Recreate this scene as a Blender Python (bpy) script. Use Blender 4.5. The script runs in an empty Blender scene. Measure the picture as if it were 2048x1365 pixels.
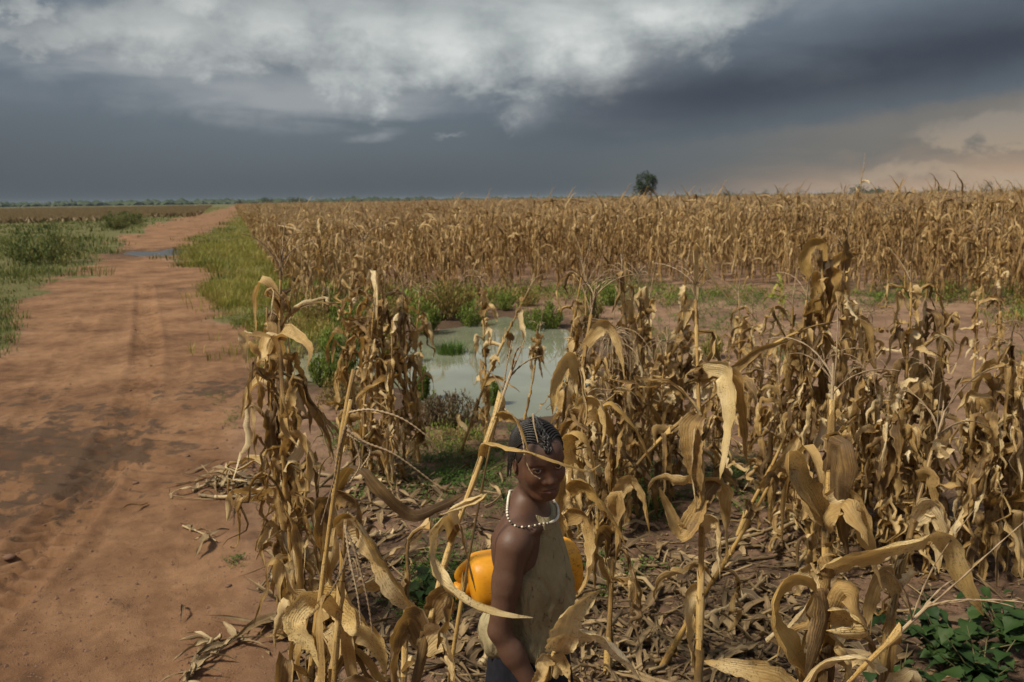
import bpy, math, random
import numpy as np
from mathutils import Vector, Matrix, Euler

scene = bpy.context.scene
COL = scene.collection
PI = math.pi
R = math.radians

# ------------------------------------------------------------------ camera
CAM_H = 1.95
PITCH = 10.11
ROLL = -0.75
cam_data = bpy.data.cameras.new("camera")
cam = bpy.data.objects.new("camera", cam_data)
COL.objects.link(cam)
cam_data.sensor_width = 36.0
cam_data.lens = 28.0
cam_data.clip_start = 0.05
cam_data.clip_end = 9000.0
CAM_M = Matrix.Translation((0, 0, CAM_H)) @ Matrix.Rotation(R(90 - PITCH), 4, 'X') @ Matrix.Rotation(R(ROLL), 4, 'Z')
cam.matrix_world = CAM_M
cam_data.dof.use_dof = True
cam_data.dof.focus_distance = 2.05
cam_data.dof.aperture_fstop = 6.3
scene.camera = cam

# ------------------------------------------------------------------ node helpers
class NT:
    def __init__(self, tree):
        self.t = tree
    def n(self, kind, **kw):
        nd = self.t.nodes.new(kind)
        for k, v in kw.items():
            setattr(nd, k, v)
        return nd
    def put(self, sock, v):
        if v is None:
            return
        if isinstance(v, bpy.types.NodeSocket):
            self.t.links.new(v, sock)
        else:
            if hasattr(sock.default_value, '__len__') and not hasattr(v, '__len__'):
                v = [v] * len(sock.default_value)
            if hasattr(v, '__len__') and len(v) == 3 and len(sock.default_value) == 4:
                v = tuple(v) + (1,)
            sock.default_value = v
    def m(self, op, a, b=None, c=None, clamp=False):
        nd = self.n('ShaderNodeMath', operation=op, use_clamp=clamp)
        self.put(nd.inputs[0], a); self.put(nd.inputs[1], b)
        if c is not None:
            self.put(nd.inputs[2], c)
        return nd.outputs[0]
    def mix(self, f, a, b, mode='MIX'):
        nd = self.n('ShaderNodeMix', data_type='RGBA', blend_type=mode, clamp_factor=True)
        self.put(nd.inputs[0], f); self.put(nd.inputs[6], a); self.put(nd.inputs[7], b)
        return nd.outputs[2]
    def step(self, x, lo, hi, a=0.0, b=1.0):
        nd = self.n('ShaderNodeMapRange', interpolation_type='SMOOTHSTEP')
        self.put(nd.inputs[0], x); self.put(nd.inputs[1], lo); self.put(nd.inputs[2], hi)
        self.put(nd.inputs[3], a); self.put(nd.inputs[4], b)
        return nd.outputs[0]
    def noise(self, vec, scale, detail=4.0, rough=0.5, dist=0.0, out=0):
        nd = self.n('ShaderNodeTexNoise')
        self.put(nd.inputs['Vector'], vec)
        nd.inputs['Scale'].default_value = scale
        nd.inputs['Detail'].default_value = detail
        nd.inputs['Roughness'].default_value = rough
        nd.inputs['Distortion'].default_value = dist
        return nd.outputs[out]
    def mapping(self, vec, scale=(1, 1, 1), loc=(0, 0, 0)):
        nd = self.n('ShaderNodeMapping')
        self.put(nd.inputs[0], vec)
        nd.inputs['Location'].default_value = loc
        nd.inputs['Scale'].default_value = scale
        return nd.outputs[0]
    def ramp(self, f, stops, interp='LINEAR'):
        nd = self.n('ShaderNodeValToRGB')
        nd.color_ramp.interpolation = interp
        el = nd.color_ramp.elements
        while len(el) < len(stops):
            el.new(0.5)
        for e, (p, c) in zip(el, stops):
            e.position = p
            e.color = tuple(c) + (1,) if len(c) == 3 else c
        self.put(nd.inputs[0], f)
        return nd.outputs[0]
    def curve(self, f, pts):
        nd = self.n('ShaderNodeFloatCurve')
        c = nd.mapping.curves[0]
        while len(c.points) < len(pts):
            c.points.new(0.5, 0.5)
        for p, (x, y) in zip(c.points, pts):
            p.location = (x, y); p.handle_type = 'AUTO'
        nd.mapping.update()
        self.put(nd.inputs['Value'], f)
        return nd.outputs[0]

# ------------------------------------------------------------------ world: storm sky
SUN_EL, SUN_AZ = 52.0, -118.0        # azimuth measured from +Y towards +X
world = bpy.data.worlds.new("World")
scene.world = world
world.use_nodes = True
world.cycles.sampling_method = 'MANUAL'
world.cycles.sample_map_resolution = 512
wt = world.node_tree
wt.nodes.clear()
w = NT(wt)
tc = w.n('ShaderNodeTexCoord').outputs['Generated']
sep = w.n('ShaderNodeSeparateXYZ')
wt.links.new(tc, sep.inputs[0])
dx, dy, dz = sep.outputs
az = w.m('ARCTAN2', dx, dy)
el = w.m('ARCSINE', dz)
U = w.m('MULTIPLY_ADD', az, 1 / (2 * PI), 0.5)
def uc(pts, k=1.0):
    """curve over azimuth (radians, 0 = straight ahead), same value at both ends"""
    q = [(0.0, pts[0][1] / k)] + [(a / (2 * PI) + 0.5, v / k) for a, v in pts] + [(1.0, pts[0][1] / k)]
    o = w.curve(U, q)
    return w.m('MULTIPLY', o, k) if k != 1.0 else o
def cn(scale, detail, rough, dist, st, loc):
    return w.m('SUBTRACT', w.noise(w.mapping(tc, (1, 1, st), loc), scale, detail, rough, dist), 0.5)
cA = cn(2.6, 6.0, 0.55, 0.3, 2.6, (0, 0, 0))
cB = cn(13.0, 9.0, 0.60, 0.25, 1.5, (3.1, 0.4, 1.3))
cC = cn(5.0, 6.0, 0.52, 0.5, 4.5, (7.7, 2.0, 0.3))
cD = cn(34.0, 8.0, 0.62, 0.1, 1.3, (1.7, 5.0, 2.3))
rough_ = w.m('ADD', w.m('MULTIPLY', cB, 1.0), w.m('MULTIPLY', cD, 0.45))
cE = cn(11.0, 7.0, 0.6, 0.2, 1.4, (9.3, 1.1, 4.0)); cF = cn(30.0, 6.0, 0.6, 0.0, 1.2, (2.3, 8.1, 6.0))
azw = w.m('ADD', az, w.m('ADD', w.m('MULTIPLY', cE, 0.13), w.m('MULTIPLY', cF, 0.05)))
elw = w.m('ADD', el, w.m('ADD', w.m('MULTIPLY', cB, 0.075), w.m('MULTIPLY', cD, 0.035)))
def blob_field(bl, A=None, E=None):
    """soft cloud lumps given by azimuth, elevation, half widths (degrees) and height of the lump"""
    f = None
    for (a, e, ra, re_, amp) in bl:
        x = w.m('MULTIPLY', w.m('SUBTRACT', A or azw, R(a)), 1 / R(ra)); y = w.m('MULTIPLY', w.m('SUBTRACT', E or elw, R(e)), 1 / R(re_))
        d = w.m('SQRT', w.m('ADD', w.m('MULTIPLY', x, x), w.m('MULTIPLY', y, y)))
        v = w.m('MULTIPLY', w.m('SUBTRACT', 1.0, d), amp)
        f = v if f is None else w.m('SMOOTH_MAX', f, v, 0.12)
    return f
nish = w.n('ShaderNodeTexSky', sky_type='NISHITA')
nish.sun_disc = False
nish.sun_elevation = R(SUN_EL)
nish.sun_rotation = R(SUN_AZ)
nish.dust_density = 3.0
clear = w.mix(1.0, nish.outputs[0], (0.05, 0.05, 0.05), 'MULTIPLY')
slate = w.ramp(w.m('MULTIPLY', w.m('ADD', el, w.m('MULTIPLY', cA, 0.05)), 1.1), [(0.0, (0.055, 0.067, 0.076)), (0.06, (0.074, 0.090, 0.104)), (0.14, (0.092, 0.111, 0.132)), (0.28, (0.106, 0.131, 0.158)), (0.48, (0.20, 0.22, 0.24)), (1.0, (0.26, 0.275, 0.29))])
sky = w.mix(0.88, clear, slate)
# paler low streaks on the left half, dull curtain of rain at the far left
streak = w.m('MULTIPLY', w.step(w.m('ADD', cC, w.m('MULTIPLY', cB, 0.35)), -0.02, 0.18), w.m('MULTIPLY', w.step(el, 0.06, 0.12), w.step(el, 0.5, 0.25)))
sky = w.mix(w.m('MULTIPLY', streak, w.m('MULTIPLY', 0.4, uc([(-2.4, 0.6), (-0.6, 0.7), (0.1, 0.8), (0.35, 0.1), (2.2, 0.5)]))), sky, (0.150, 0.170, 0.192))
low_left = w.m('MULTIPLY', uc([(-2.6, 0.3), (-0.8, 0.6), (-0.5, 0.35), (-0.2, 0.0), (0.6, 0.0), (2.4, 0.15)]), w.step(el, 0.16, 0.02))
sky = w.mix(low_left, sky, (0.056, 0.066, 0.076))
# middle grey bank, then the bright cumulus mass
grey = blob_field([(-16, 7.0, 14, 2.2, .9), (-6, 6.6, 7, 1.6, .8), (-24, 9.6, 14, 2.6, 1.0), (-8, 9.4, 16, 3.2, 1.0), (6, 9.0, 9, 3.5, .9), (8, 6.6, 7, 2.6, .7), (2.0, 5.8, 3.6, 2.0, .8), (18, 13.5, 16, 3.0, .9), (29, 14.0, 14, 3.2, .8), (14, 30, 60, 15, 1.2), (-9, 4.6, 3.0, .6, .5), (-38, 9.5, 8, 2.4, .9)], w.m('ADD', az, w.m('MULTIPLY', cE, 0.13)), w.m('ADD', el, w.m('ADD', w.m('MULTIPLY', cC, 0.05), w.m('MULTIPLY', cB, 0.02))))
gm = w.step(w.m('ADD', grey, w.m('MULTIPLY', rough_, 0.22)), 0.0, 0.65)
sky = w.mix(w.m('MULTIPLY', gm, 0.9), sky, w.mix(w.step(w.m('ADD', cA, cC), -0.15, 0.2), (0.142, 0.160, 0.180), (0.215, 0.233, 0.243)))
mass = blob_field([(-22.3, 10.4, 6.2, 3.0, .95), (-20.0, 12.4, 4.4, 2.4, .9), (-15.5, 11.2, 5.8, 3.8, 1.0), (-10.0, 10.4, 7.0, 4.8, 1.0), (-4.0, 10.6, 8.0, 5.0, 1.0), (4.0, 10.8, 9.5, 5.4, 1.05), (11.0, 12.2, 8.0, 4.4, 1.0),
                   (-29.0, 11.2, 2.6, 0.95, .75), (-33.0, 9.6, 6.0, 1.0, .6), (-27.0, 10.0, 5.0, 1.1, .6), (2.5, 9.6, 3.4, 2.2, .8), (5.5, 9.2, 3.4, 1.8, .6), (1.0, 5.8, 2.4, 1.6, .45), (-4.0, 4.35, 1.4, .35, .3), (14, 22, 34, 8.0, .9), (26.5, 14.2, 7.0, 1.6, .45), (-46, 12, 9, 3, .7)])
ms = w.m('ADD', mass, w.m('MULTIPLY', rough_, 0.58))
mm = w.step(ms, 0.02, 0.44)
lit = w.ramp(w.m('ADD', w.m('MULTIPLY_ADD', ms, 0.7, 0.14), w.m('ADD', w.m('MULTIPLY', cC, 0.75), w.m('ADD', w.m('MULTIPLY', cA, 0.5), w.m('MULTIPLY', cB, 0.45)))), [(0.05, (0.150, 0.166, 0.180)), (0.35, (0.215, 0.235, 0.242)), (0.60, (0.305, 0.328, 0.326)), (0.92, (0.440, 0.462, 0.450))])
lit = w.mix(uc([(-2.4, 0.3), (-0.8, 0.55), (-0.5, 0.45), (-0.3, 0.25), (0.0, 0.0), (0.25, 0.0), (0.45, 0.6), (0.9, 0.5), (2.2, 0.3)]), lit, (0.215, 0.228, 0.232))
sky = w.mix(w.m('MULTIPLY', mm, 0.95), sky, lit)
# warm clearing low on the right
dc = uc([(-2.4, 0.06), (-0.4, 0.05), (-0.05, 0.062), (0.1, 0.085), (0.3, 0.108), (0.48, 0.128), (0.68, 0.155), (0.95, 0.19), (2.2, 0.10)], 0.5)
below = w.step(w.m('SUBTRACT', w.m('ADD', el, w.m('ADD', w.m('MULTIPLY', rough_, 0.030), w.m('MULTIPLY', cC, 0.02))), dc), -0.024, -0.042)
warm_u = uc([(-2.4, 0.0), (0.02, 0.0), (0.16, 0.10), (0.30, 0.45), (0.45, 0.85), (0.60, 0.97), (0.9, 1.0), (1.5, 0.5), (2.3, 0.0)])
warm_c = w.ramp(w.m('ADD', w.m('MULTIPLY', el, 8.0), w.m('MULTIPLY', cC, 0.8)), [(0.0, (0.330, 0.225, 0.145)), (0.18, (0.235, 0.175, 0.125)), (0.45, (0.128, 0.117, 0.102)), (1.0, (0.175, 0.160, 0.140))])
pk = blob_field([(31, 3.6, 5.5, 1.5, .9), (36, 4.6, 5, 2.0, .9), (26, 1.2, 7, .8, .6), (34, 1.0, 8, .9, .8), (29.5, 7.6, 5, 1.4, .55), (44, 5, 10, 4, .8)])
pk = w.step(w.m('ADD', pk, w.m('MULTIPLY', rough_, 0.8)), 0.05, 0.5)
warm_c = w.mix(w.m('MULTIPLY', pk, 0.75), warm_c, w.mix(w.step(el, 0.09, 0.03), (0.215, 0.190, 0.160), (0.300, 0.230, 0.160)))
sky = w.mix(w.m('MULTIPLY', below, warm_u), sky, warm_c)
# dark shelf of cloud reaching in from the right
vs = w.m('ADD', el, w.m('ADD', w.m('MULTIPLY', cA, 0.05), w.m('ADD', w.m('MULTIPLY', cC, 0.03), w.m('MULTIPLY', rough_, 0.018))))
dd = w.m('DIVIDE', w.m('SUBTRACT', vs, w.m('ADD', dc, 0.010)), w.m('MULTIPLY_ADD', w.step(vs, 0.0, 0.2), 0.012, 0.036))
band = w.m('POWER', 2.718, w.m('MULTIPLY', w.m('MULTIPLY', dd, dd), -1.0))
band = w.m('MULTIPLY', band, uc([(-2.4, 0.0), (-0.15, 0.0), (0.02, 0.25), (0.14, 0.75), (0.3, 0.95), (0.7, 0.97), (1.2, 0.6), (2.2, 0.0)]))
sky = w.mix(band, sky, w.mix(w.step(w.m('ADD', cA, w.m('MULTIPLY', cC, .6)), -0.15, 0.2), (0.035, 0.042, 0.056), (0.058, 0.065, 0.076)))
bg = w.n('ShaderNodeBackground')
wt.links.new(sky, bg.inputs[0])
bg.inputs[1].default_value = 1.0
wo = w.n('ShaderNodeOutputWorld')
wt.links.new(bg.outputs[0], wo.inputs[0])

# ------------------------------------------------------------------ sun (soft, through cloud)
sd = bpy.data.lights.new("sun", 'SUN')
sd.energy = 3.6
sd.angle = R(9)
sd.color = (1.0, 0.90, 0.71)
sun = bpy.data.objects.new("sun", sd)
COL.objects.link(sun)
sdir = Vector((math.sin(R(SUN_AZ)) * math.cos(R(SUN_EL)), math.cos(R(SUN_AZ)) * math.cos(R(SUN_EL)), math.sin(R(SUN_EL))))
sun.rotation_euler = sdir.to_track_quat('Z', 'Y').to_euler()

scene.view_settings.view_transform = 'Standard'
scene.view_settings.look = 'None'
scene.view_settings.exposure = 0.6
scene.view_settings.gamma = 1.0
scene.render.engine = 'CYCLES'
scene.cycles.use_denoising = True
scene.cycles.max_bounces = 5
scene.cycles.diffuse_bounces = 3
scene.cycles.transmission_bounces = 3
scene.cycles.transparent_max_bounces = 6
scene.cycles.caustics_reflective = False
scene.cycles.caustics_refractive = False

# ------------------------------------------------------------------ geometry helpers
FPX = 2048 * 28.0 / 36.0
CM3 = np.array(CAM_M.to_3x3())
CPOS = np.array((0, 0, CAM_H))
def ray(px, py):
    return CM3 @ np.array(((px - 1024) / FPX, -(py - 682.5) / FPX, -1.0))
def G(px, py, z=0.0):
    """ground point seen at a spot of the photograph"""
    d = ray(px, py)
    return CPOS + d * ((z - CAM_H) / d[2])
def W(px, py, depth):
    return CPOS + ray(px, py) * depth
def atdist(px, py, p):
    """point seen at (px,py) that is as far away (along y) as p"""
    d = ray(px, py)
    return CPOS + d * (p[1] / d[1])

def hash2(ix, iy, seed):
    n = (ix.astype(np.int64) * 374761393 + iy.astype(np.int64) * 668265263 + seed * 974711) & 0x7fffffff
    n = ((n ^ (n >> 13)) * 1274126177) & 0x7fffffff
    return ((n ^ (n >> 16)) & 0xffff) / 65535.0
def vnoise(x, y, seed=0):
    ix = np.floor(x); iy = np.floor(y)
    fx = x - ix; fy = y - iy
    fx = fx * fx * (3 - 2 * fx); fy = fy * fy * (3 - 2 * fy)
    a = hash2(ix, iy, seed); b = hash2(ix + 1, iy, seed); c = hash2(ix, iy + 1, seed); d = hash2(ix + 1, iy + 1, seed)
    return (a * (1 - fx) + b * fx) * (1 - fy) + (c * (1 - fx) + d * fx) * fy
def fbm(x, y, oct=4, seed=0, gain=0.5):
    s = 0; a = 1; t = 0
    for k in range(oct):
        s = s + a * vnoise(x * 2 ** k + 17.3 * k, y * 2 ** k - 9.1 * k, seed + k); t += a; a *= gain
    return s / t - 0.5
def sstep(x, lo, hi):
    t = np.clip((x - lo) / (hi - lo), 0, 1)
    return t * t * (3 - 2 * t)
def inpoly(x, y, poly):
    r = np.zeros(np.shape(x), bool)
    n = len(poly)
    for i in range(n):
        x0, y0 = poly[i][:2]; x1, y1 = poly[(i + 1) % n][:2]
        if y0 == y1: continue
        c = ((y0 > y) != (y1 > y)) & (x < (x1 - x0) * (y - y0) / (y1 - y0) + x0)
        r ^= c
    return r
def polydist(x, y, pl, closed=True):
    """distance to a polyline and signed side / arc length of the closest point"""
    best = np.full(np.shape(x), 1e9); side = np.zeros(np.shape(x)); arc = np.zeros(np.shape(x)); s0 = 0
    n = len(pl)
    for i in range(n if closed else n - 1):
        ax, ay = pl[i][:2]; bx, by = pl[(i + 1) % n][:2]
        vx, vy = bx - ax, by - ay; L = math.hypot(vx, vy)
        t = np.clip(((x - ax) * vx + (y - ay) * vy) / (L * L), 0, 1)
        qx = x - ax - t * vx; qy = y - ay - t * vy
        d = np.hypot(qx, qy); k = d < best
        best = np.where(k, d, best); arc = np.where(k, s0 + t * L, arc)
        side = np.where(k, np.sign(vx * qy - vy * qx), side); s0 += L
    return best, side, arc

class MB:
    def __init__(self):
        self.v = []; self.q = []; self.t = []; self.u = []; self.n = 0
    def add(self, v, q=None, t=None, uv=None):
        v = np.asarray(v, float).reshape(-1, 3)
        if q is not None and len(q): self.q.append(np.asarray(q, np.int64) + self.n)
        if t is not None and len(t): self.t.append(np.asarray(t, np.int64) + self.n)
        self.u.append(np.zeros((len(v), 2)) if uv is None else np.asarray(uv, float))
        self.v.append(v); self.n += len(v)
        return self
    def mesh(self, name, mats, smooth=True):
        me = bpy.data.meshes.new(name)
        v = np.concatenate(self.v) if self.v else np.zeros((0, 3))
        q = np.concatenate(self.q) if self.q else np.zeros((0, 4), np.int64)
        t = np.concatenate(self.t) if self.t else np.zeros((0, 3), np.int64)
        u = np.concatenate(self.u)
        me.vertices.add(len(v)); me.vertices.foreach_set('co', v.astype(np.float32).ravel())
        li = np.concatenate([q.ravel(), t.ravel()]).astype(np.int32)
        me.loops.add(len(li)); me.loops.foreach_set('vertex_index', li)
        st = np.concatenate([np.arange(len(q)) * 4, len(q) * 4 + np.arange(len(t)) * 3]).astype(np.int32)
        me.polygons.add(len(st)); me.polygons.foreach_set('loop_start', st)
        me.polygons.foreach_set('use_smooth', np.full(len(st), smooth))
        uvl = me.uv_layers.new(name='UVMap')
        uvl.data.foreach_set('uv', u[li].astype(np.float32).ravel())
        for mt in (mats if isinstance(mats, (list, tuple)) else [mats]):
            me.materials.append(mt)
        me.update(calc_edges=True)
        return me

def link(name, me, parent=None, loc=None):
    o = bpy.data.objects.new(name, me)
    COL.objects.link(o)
    if parent is not None: o.parent = parent
    if loc is not None: o.location = loc
    return o
def tag(o, label, cat=None, group=None, kind=None):
    if label: o['label'] = label
    if cat: o['category'] = cat
    if group: o['group'] = group
    if kind: o['kind'] = kind
    return o
def empty(name, loc, label, cat, group=None):
    o = bpy.data.objects.new(name, None)
    o.empty_display_size = 0.1
    COL.objects.link(o)
    o.location = loc
    return tag(o, label, cat, group)

def gridq(nr, nc, closed=False):
    i = np.arange(nr - 1)[:, None]; j = np.arange(nc if closed else nc - 1)[None, :]
    j2 = (j + 1) % nc
    return np.stack([i * nc + j, i * nc + j2, (i + 1) * nc + j2, (i + 1) * nc + j], -1).reshape(-1, 4)
def catmull(P, n):
    P = np.asarray(P, float)
    if len(P) == 2:
        return P[0] + (P[1] - P[0]) * np.linspace(0, 1, n)[:, None]
    d = np.r_[0, np.cumsum(np.linalg.norm(np.diff(P, axis=0), axis=1))]; d = d / d[-1]
    E = np.vstack([2 * P[0] - P[1], P, 2 * P[-1] - P[-2]])
    ts = np.linspace(0, 1, n); out = []
    for t in ts:
        i = min(max(np.searchsorted(d, t, side='right') - 1, 0), len(P) - 2)
        f = (t - d[i]) / max(d[i + 1] - d[i], 1e-9)
        p0, p1, p2, p3 = E[i], E[i + 1], E[i + 2], E[i + 3]
        out.append(0.5 * (2 * p1 + (p2 - p0) * f + (2 * p0 - 5 * p1 + 4 * p2 - p3) * f * f + (3 * p1 - p0 - 3 * p2 + p3) * f ** 3))
    return np.array(out)
def frames(P, hint):
    T = np.gradient(P, axis=0); T /= np.linalg.norm(T, axis=1)[:, None] + 1e-12
    N = np.zeros_like(P)
    h = np.asarray(hint, float); h = h - T[0] * h.dot(T[0])
    if np.linalg.norm(h) < 1e-4: h = np.cross(T[0], (0.3, 0.9, 0.2))
    h /= np.linalg.norm(h)
    for i in range(len(P)):
        h = h - T[i] * h.dot(T[i]); h /= np.linalg.norm(h) + 1e-12
        N[i] = h
    return T, N, np.cross(T, N)
def tube(P, rad, sides=6, hint=(0.1, 0.2, 1), caps=True, flat=1.0):
    P = np.asarray(P, float); n = len(P)
    rad = np.broadcast_to(np.asarray(rad, float), (n,))
    T, N, B = frames(P, hint)
    a = np.linspace(0, 2 * PI, sides, endpoint=False)
    v = P[:, None] + rad[:, None, None] * (np.cos(a)[None, :, None] * N[:, None] + flat * np.sin(a)[None, :, None] * B[:, None])
    L = np.r_[0, np.cumsum(np.linalg.norm(np.diff(P, axis=0), axis=1))]
    uv = np.stack([np.broadcast_to(a / (2 * PI), (n, sides)), np.broadcast_to(L[:, None], (n, sides))], -1)
    q = gridq(n, sides, True)
    v = v.reshape(-1, 3); uv = uv.reshape(-1, 2)
    t = []
    if caps:
        c0, c1 = len(v), len(v) + 1
        v = np.vstack([v, P[0], P[-1]]); uv = np.vstack([uv, (0, 0), (0, L[-1])])
        for j in range(sides):
            t.append((c0, (j + 1) % sides, j)); t.append((c1, (n - 1) * sides + j, (n - 1) * sides + (j + 1) % sides))
    return dict(v=v, q=q, t=t, uv=uv)
def ribbon(P, width, hint, tw0=0.0, tw1=0.0, curl0=0.3, curl1=0.8, wav=0.15, rng=None, ns=4, nl=14, base=0.55, frac=0.10, crum=0.28, notch=0.35):
    rng = rng or random
    P = catmull(P, nl); T, N, B = frames(P, hint)
    t = np.linspace(0, 1, nl)
    tw = tw0 + (tw1 - tw0) * t
    c, s = np.cos(tw)[:, None], np.sin(tw)[:, None]
    N, B = N * c + B * s, B * c - N * s
    prof = (base + (1 - base) * np.minimum(t / 0.25, 1)) * (1 - t ** 2.6) ** 0.75
    prof = np.maximum(prof, 0.03)
    if frac: prof = prof * (1 + frac * np.array([rng.uniform(-1, 1) for _ in t]))
    hw = 0.5 * width * prof
    curl = curl0 + (curl1 - curl0) * t
    S = np.linspace(-1, 1, ns + 1)
    ph = rng.uniform(0, 6.28); ph2 = rng.uniform(0, 6.28); fr = rng.uniform(9, 17)
    cs = curl[:, None] * np.abs(S)[None, :] + 1e-4
    lat = np.sin(cs) / (curl[:, None] + 1e-4) * np.sign(S)[None, :]
    up = (1 - np.cos(cs)) / (curl[:, None] + 1e-4)
    wv = wav * (np.sin(t * fr + ph)[:, None] * np.clip(S, 0, 1) ** 1.5 + np.sin(t * fr * 1.13 + ph2)[:, None] * np.clip(-S, 0, 1) ** 1.5)
    for e_ in (0, -1):
        lat[:, e_] *= 1 - notch * np.array([rng.random() ** 2 for _ in t])
    if crum:
        m = max(4, int(nl * .7)); xs = np.linspace(0, 1, m)
        cr = np.stack([np.interp(t, xs, [rng.uniform(-1, 1) for _ in range(m)]) for _ in S], 1)
        up = up + crum * cr * (0.35 + 0.65 * np.abs(S))[None, :]
        lat = lat * (1 + 0.5 * crum * np.interp(t, xs, [rng.uniform(-1, 1) for _ in range(m)]))[:, None]
    v = P[:, None] + hw[:, None, None] * (lat[..., None] * B[:, None] + (up + wv)[..., None] * N[:, None])
    L = np.r_[0, np.cumsum(np.linalg.norm(np.diff(P, axis=0), axis=1))]
    uv = np.stack([np.broadcast_to(S * 0.5 + 0.5, (nl, ns + 1)), np.broadcast_to(L[:, None], (nl, ns + 1))], -1)
    return dict(v=v.reshape(-1, 3), q=gridq(nl, ns + 1), uv=uv.reshape(-1, 2))

# ------------------------------------------------------------------ materials
def newmat(name):
    mt = bpy.data.materials.new(name)
    mt.use_nodes = True
    mt.node_tree.nodes.clear()
    return mt, NT(mt.node_tree)
def finish(n, color, rough=0.7, bump=None, bstr=0.3, bdist=0.01, spec=0.3, transl=0.0, tcol=None, normal=None, extra=None):
    p = n.n('ShaderNodeBsdfPrincipled')
    n.put(p.inputs['Base Color'], color); n.put(p.inputs['Roughness'], rough)
    p.inputs['Specular IOR Level'].default_value = spec
    if bump is not None:
        b = n.n('ShaderNodeBump'); b.inputs['Strength'].default_value = bstr; b.inputs['Distance'].default_value = bdist
        n.put(b.inputs['Height'], bump); n.t.links.new(b.outputs[0], p.inputs['Normal'])
    for k, v in (extra or {}).items():
        n.put(p.inputs[k], v)
    out = n.n('ShaderNodeOutputMaterial')
    sh = p.outputs[0]
    if transl:
        tr = n.n('ShaderNodeBsdfTranslucent'); n.put(tr.inputs[0], tcol if tcol is not None else color)
        mx = n.n('ShaderNodeMixShader'); mx.inputs[0].default_value = transl
        n.t.links.new(sh, mx.inputs[1]); n.t.links.new(tr.outputs[0], mx.inputs[2]); sh = mx.outputs[0]
    n.t.links.new(sh, out.inputs[0])
    return p

def rnd(n):
    a = n.n('ShaderNodeObjectInfo').outputs['Random']
    b = n.n('ShaderNodeNewGeometry').outputs['Random Per Island']
    return n.m('FRACT', n.m('ADD', n.m('MULTIPLY', a, 7.31), n.m('MULTIPLY', b, 3.77)))

def mat_maize(name, stops, transl=0.30, spots=0.75, dull=0.0, region=False):
    mt, n = newmat(name)
    uv = n.n('ShaderNodeTexCoord').outputs['UV']; ob = n.n('ShaderNodeTexCoord').outputs['Object']
    r = rnd(n)
    r2 = n.m('FRACT', n.m('MULTIPLY', r, 13.7))
    off = n.n('ShaderNodeCombineXYZ')
    for k in range(3): n.put(off.inputs[k], n.m('MULTIPLY', r, 11.0 + 7 * k))
    va = n.n('ShaderNodeVectorMath', operation='ADD'); n.put(va.inputs[0], ob); n.put(va.inputs[1], off.outputs[0])
    vb = n.n('ShaderNodeVectorMath', operation='ADD'); n.put(vb.inputs[0], uv); n.put(vb.inputs[1], off.outputs[0])
    fib = n.noise(n.mapping(vb.outputs[0], (34, 5.0, 1)), 1.0, 5, 0.7)
    blo = n.noise(va.outputs[0], 7.0, 5, 0.6)
    f = n.m('ADD', n.m('MULTIPLY_ADD', r, 0.72, 0.09), n.m('ADD', n.m('MULTIPLY', n.m('SUBTRACT', blo, 0.5), 1.1), n.m('MULTIPLY', n.m('SUBTRACT', fib, 0.5), 0.85)))
    col = n.ramp(f, stops)
    # thin ribs along the blade
    rib = n.m('SINE', n.m('MULTIPLY', n.m('ADD', n.n_sep(uv, 0), n.m('MULTIPLY', fib, 0.03)), 62.0))
    col = n.mix(n.m('MULTIPLY', n.step(rib, 0.2, 1.0), 0.05), col, (0.16, 0.10, 0.04))
    # pale midrib
    mid = n.step(n.m('ABSOLUTE', n.m('SUBTRACT', n.n_sep(uv, 0), 0.5)), 0.05, 0.015)
    col = n.mix(n.m('MULTIPLY', mid, 0.22), col, (0.56, 0.42, 0.20))
    # mould freckles, in patches
    sp = n.noise(va.outputs[0], 190.0, 3, 0.7)
    pm = n.step(n.noise(va.outputs[0], 9.0, 3), 0.40, 0.60)
    spot = n.m('MULTIPLY', n.m('MULTIPLY', n.step(sp, 0.52, 0.66), pm), spots)
    col = n.mix(spot, col, (0.07, 0.05, 0.028))
    edge = n.step(n.m('ABSOLUTE', n.m('SUBTRACT', n.n_sep(uv, 0), 0.5)), 0.38, 0.5)
    col = n.mix(n.m('MULTIPLY', n.m('MULTIPLY', edge, n.step(r2, 0.3, 0.8)), 0.35), col, (0.62, 0.49, 0.29))
    if region:
        ps = n.n('ShaderNodeNewGeometry').outputs['Position']; rg = n.noise(ps, .16, 3, .6)
        col = n.mix(n.step(rg, .42, .62, 0.0, .5), col, n.mix(1.0, col, (.62, .56, .50), 'MULTIPLY'))
        col = n.mix(n.step(rg, .50, .34, 0.0, .35), col, (.52, .40, .22))
    if dull: col = n.mix(dull, col, (0.18, 0.12, 0.06))
    hgt = n.m('ADD', n.m('MULTIPLY', rib, 0.12), n.m('ADD', n.m('MULTIPLY', blo, 2.0), n.m('MULTIPLY', fib, 0.8)))
    finish(n, col, 0.58, hgt, 0.75, 0.004, 0.32, transl, n.mix(0.5, col, (0.55, 0.30, 0.06)))
    return mt
def n_sep(self, vec, k):
    nd = self.n('ShaderNodeSeparateXYZ'); self.put(nd.inputs[0], vec); return nd.outputs[k]
NT.n_sep = n_sep

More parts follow.
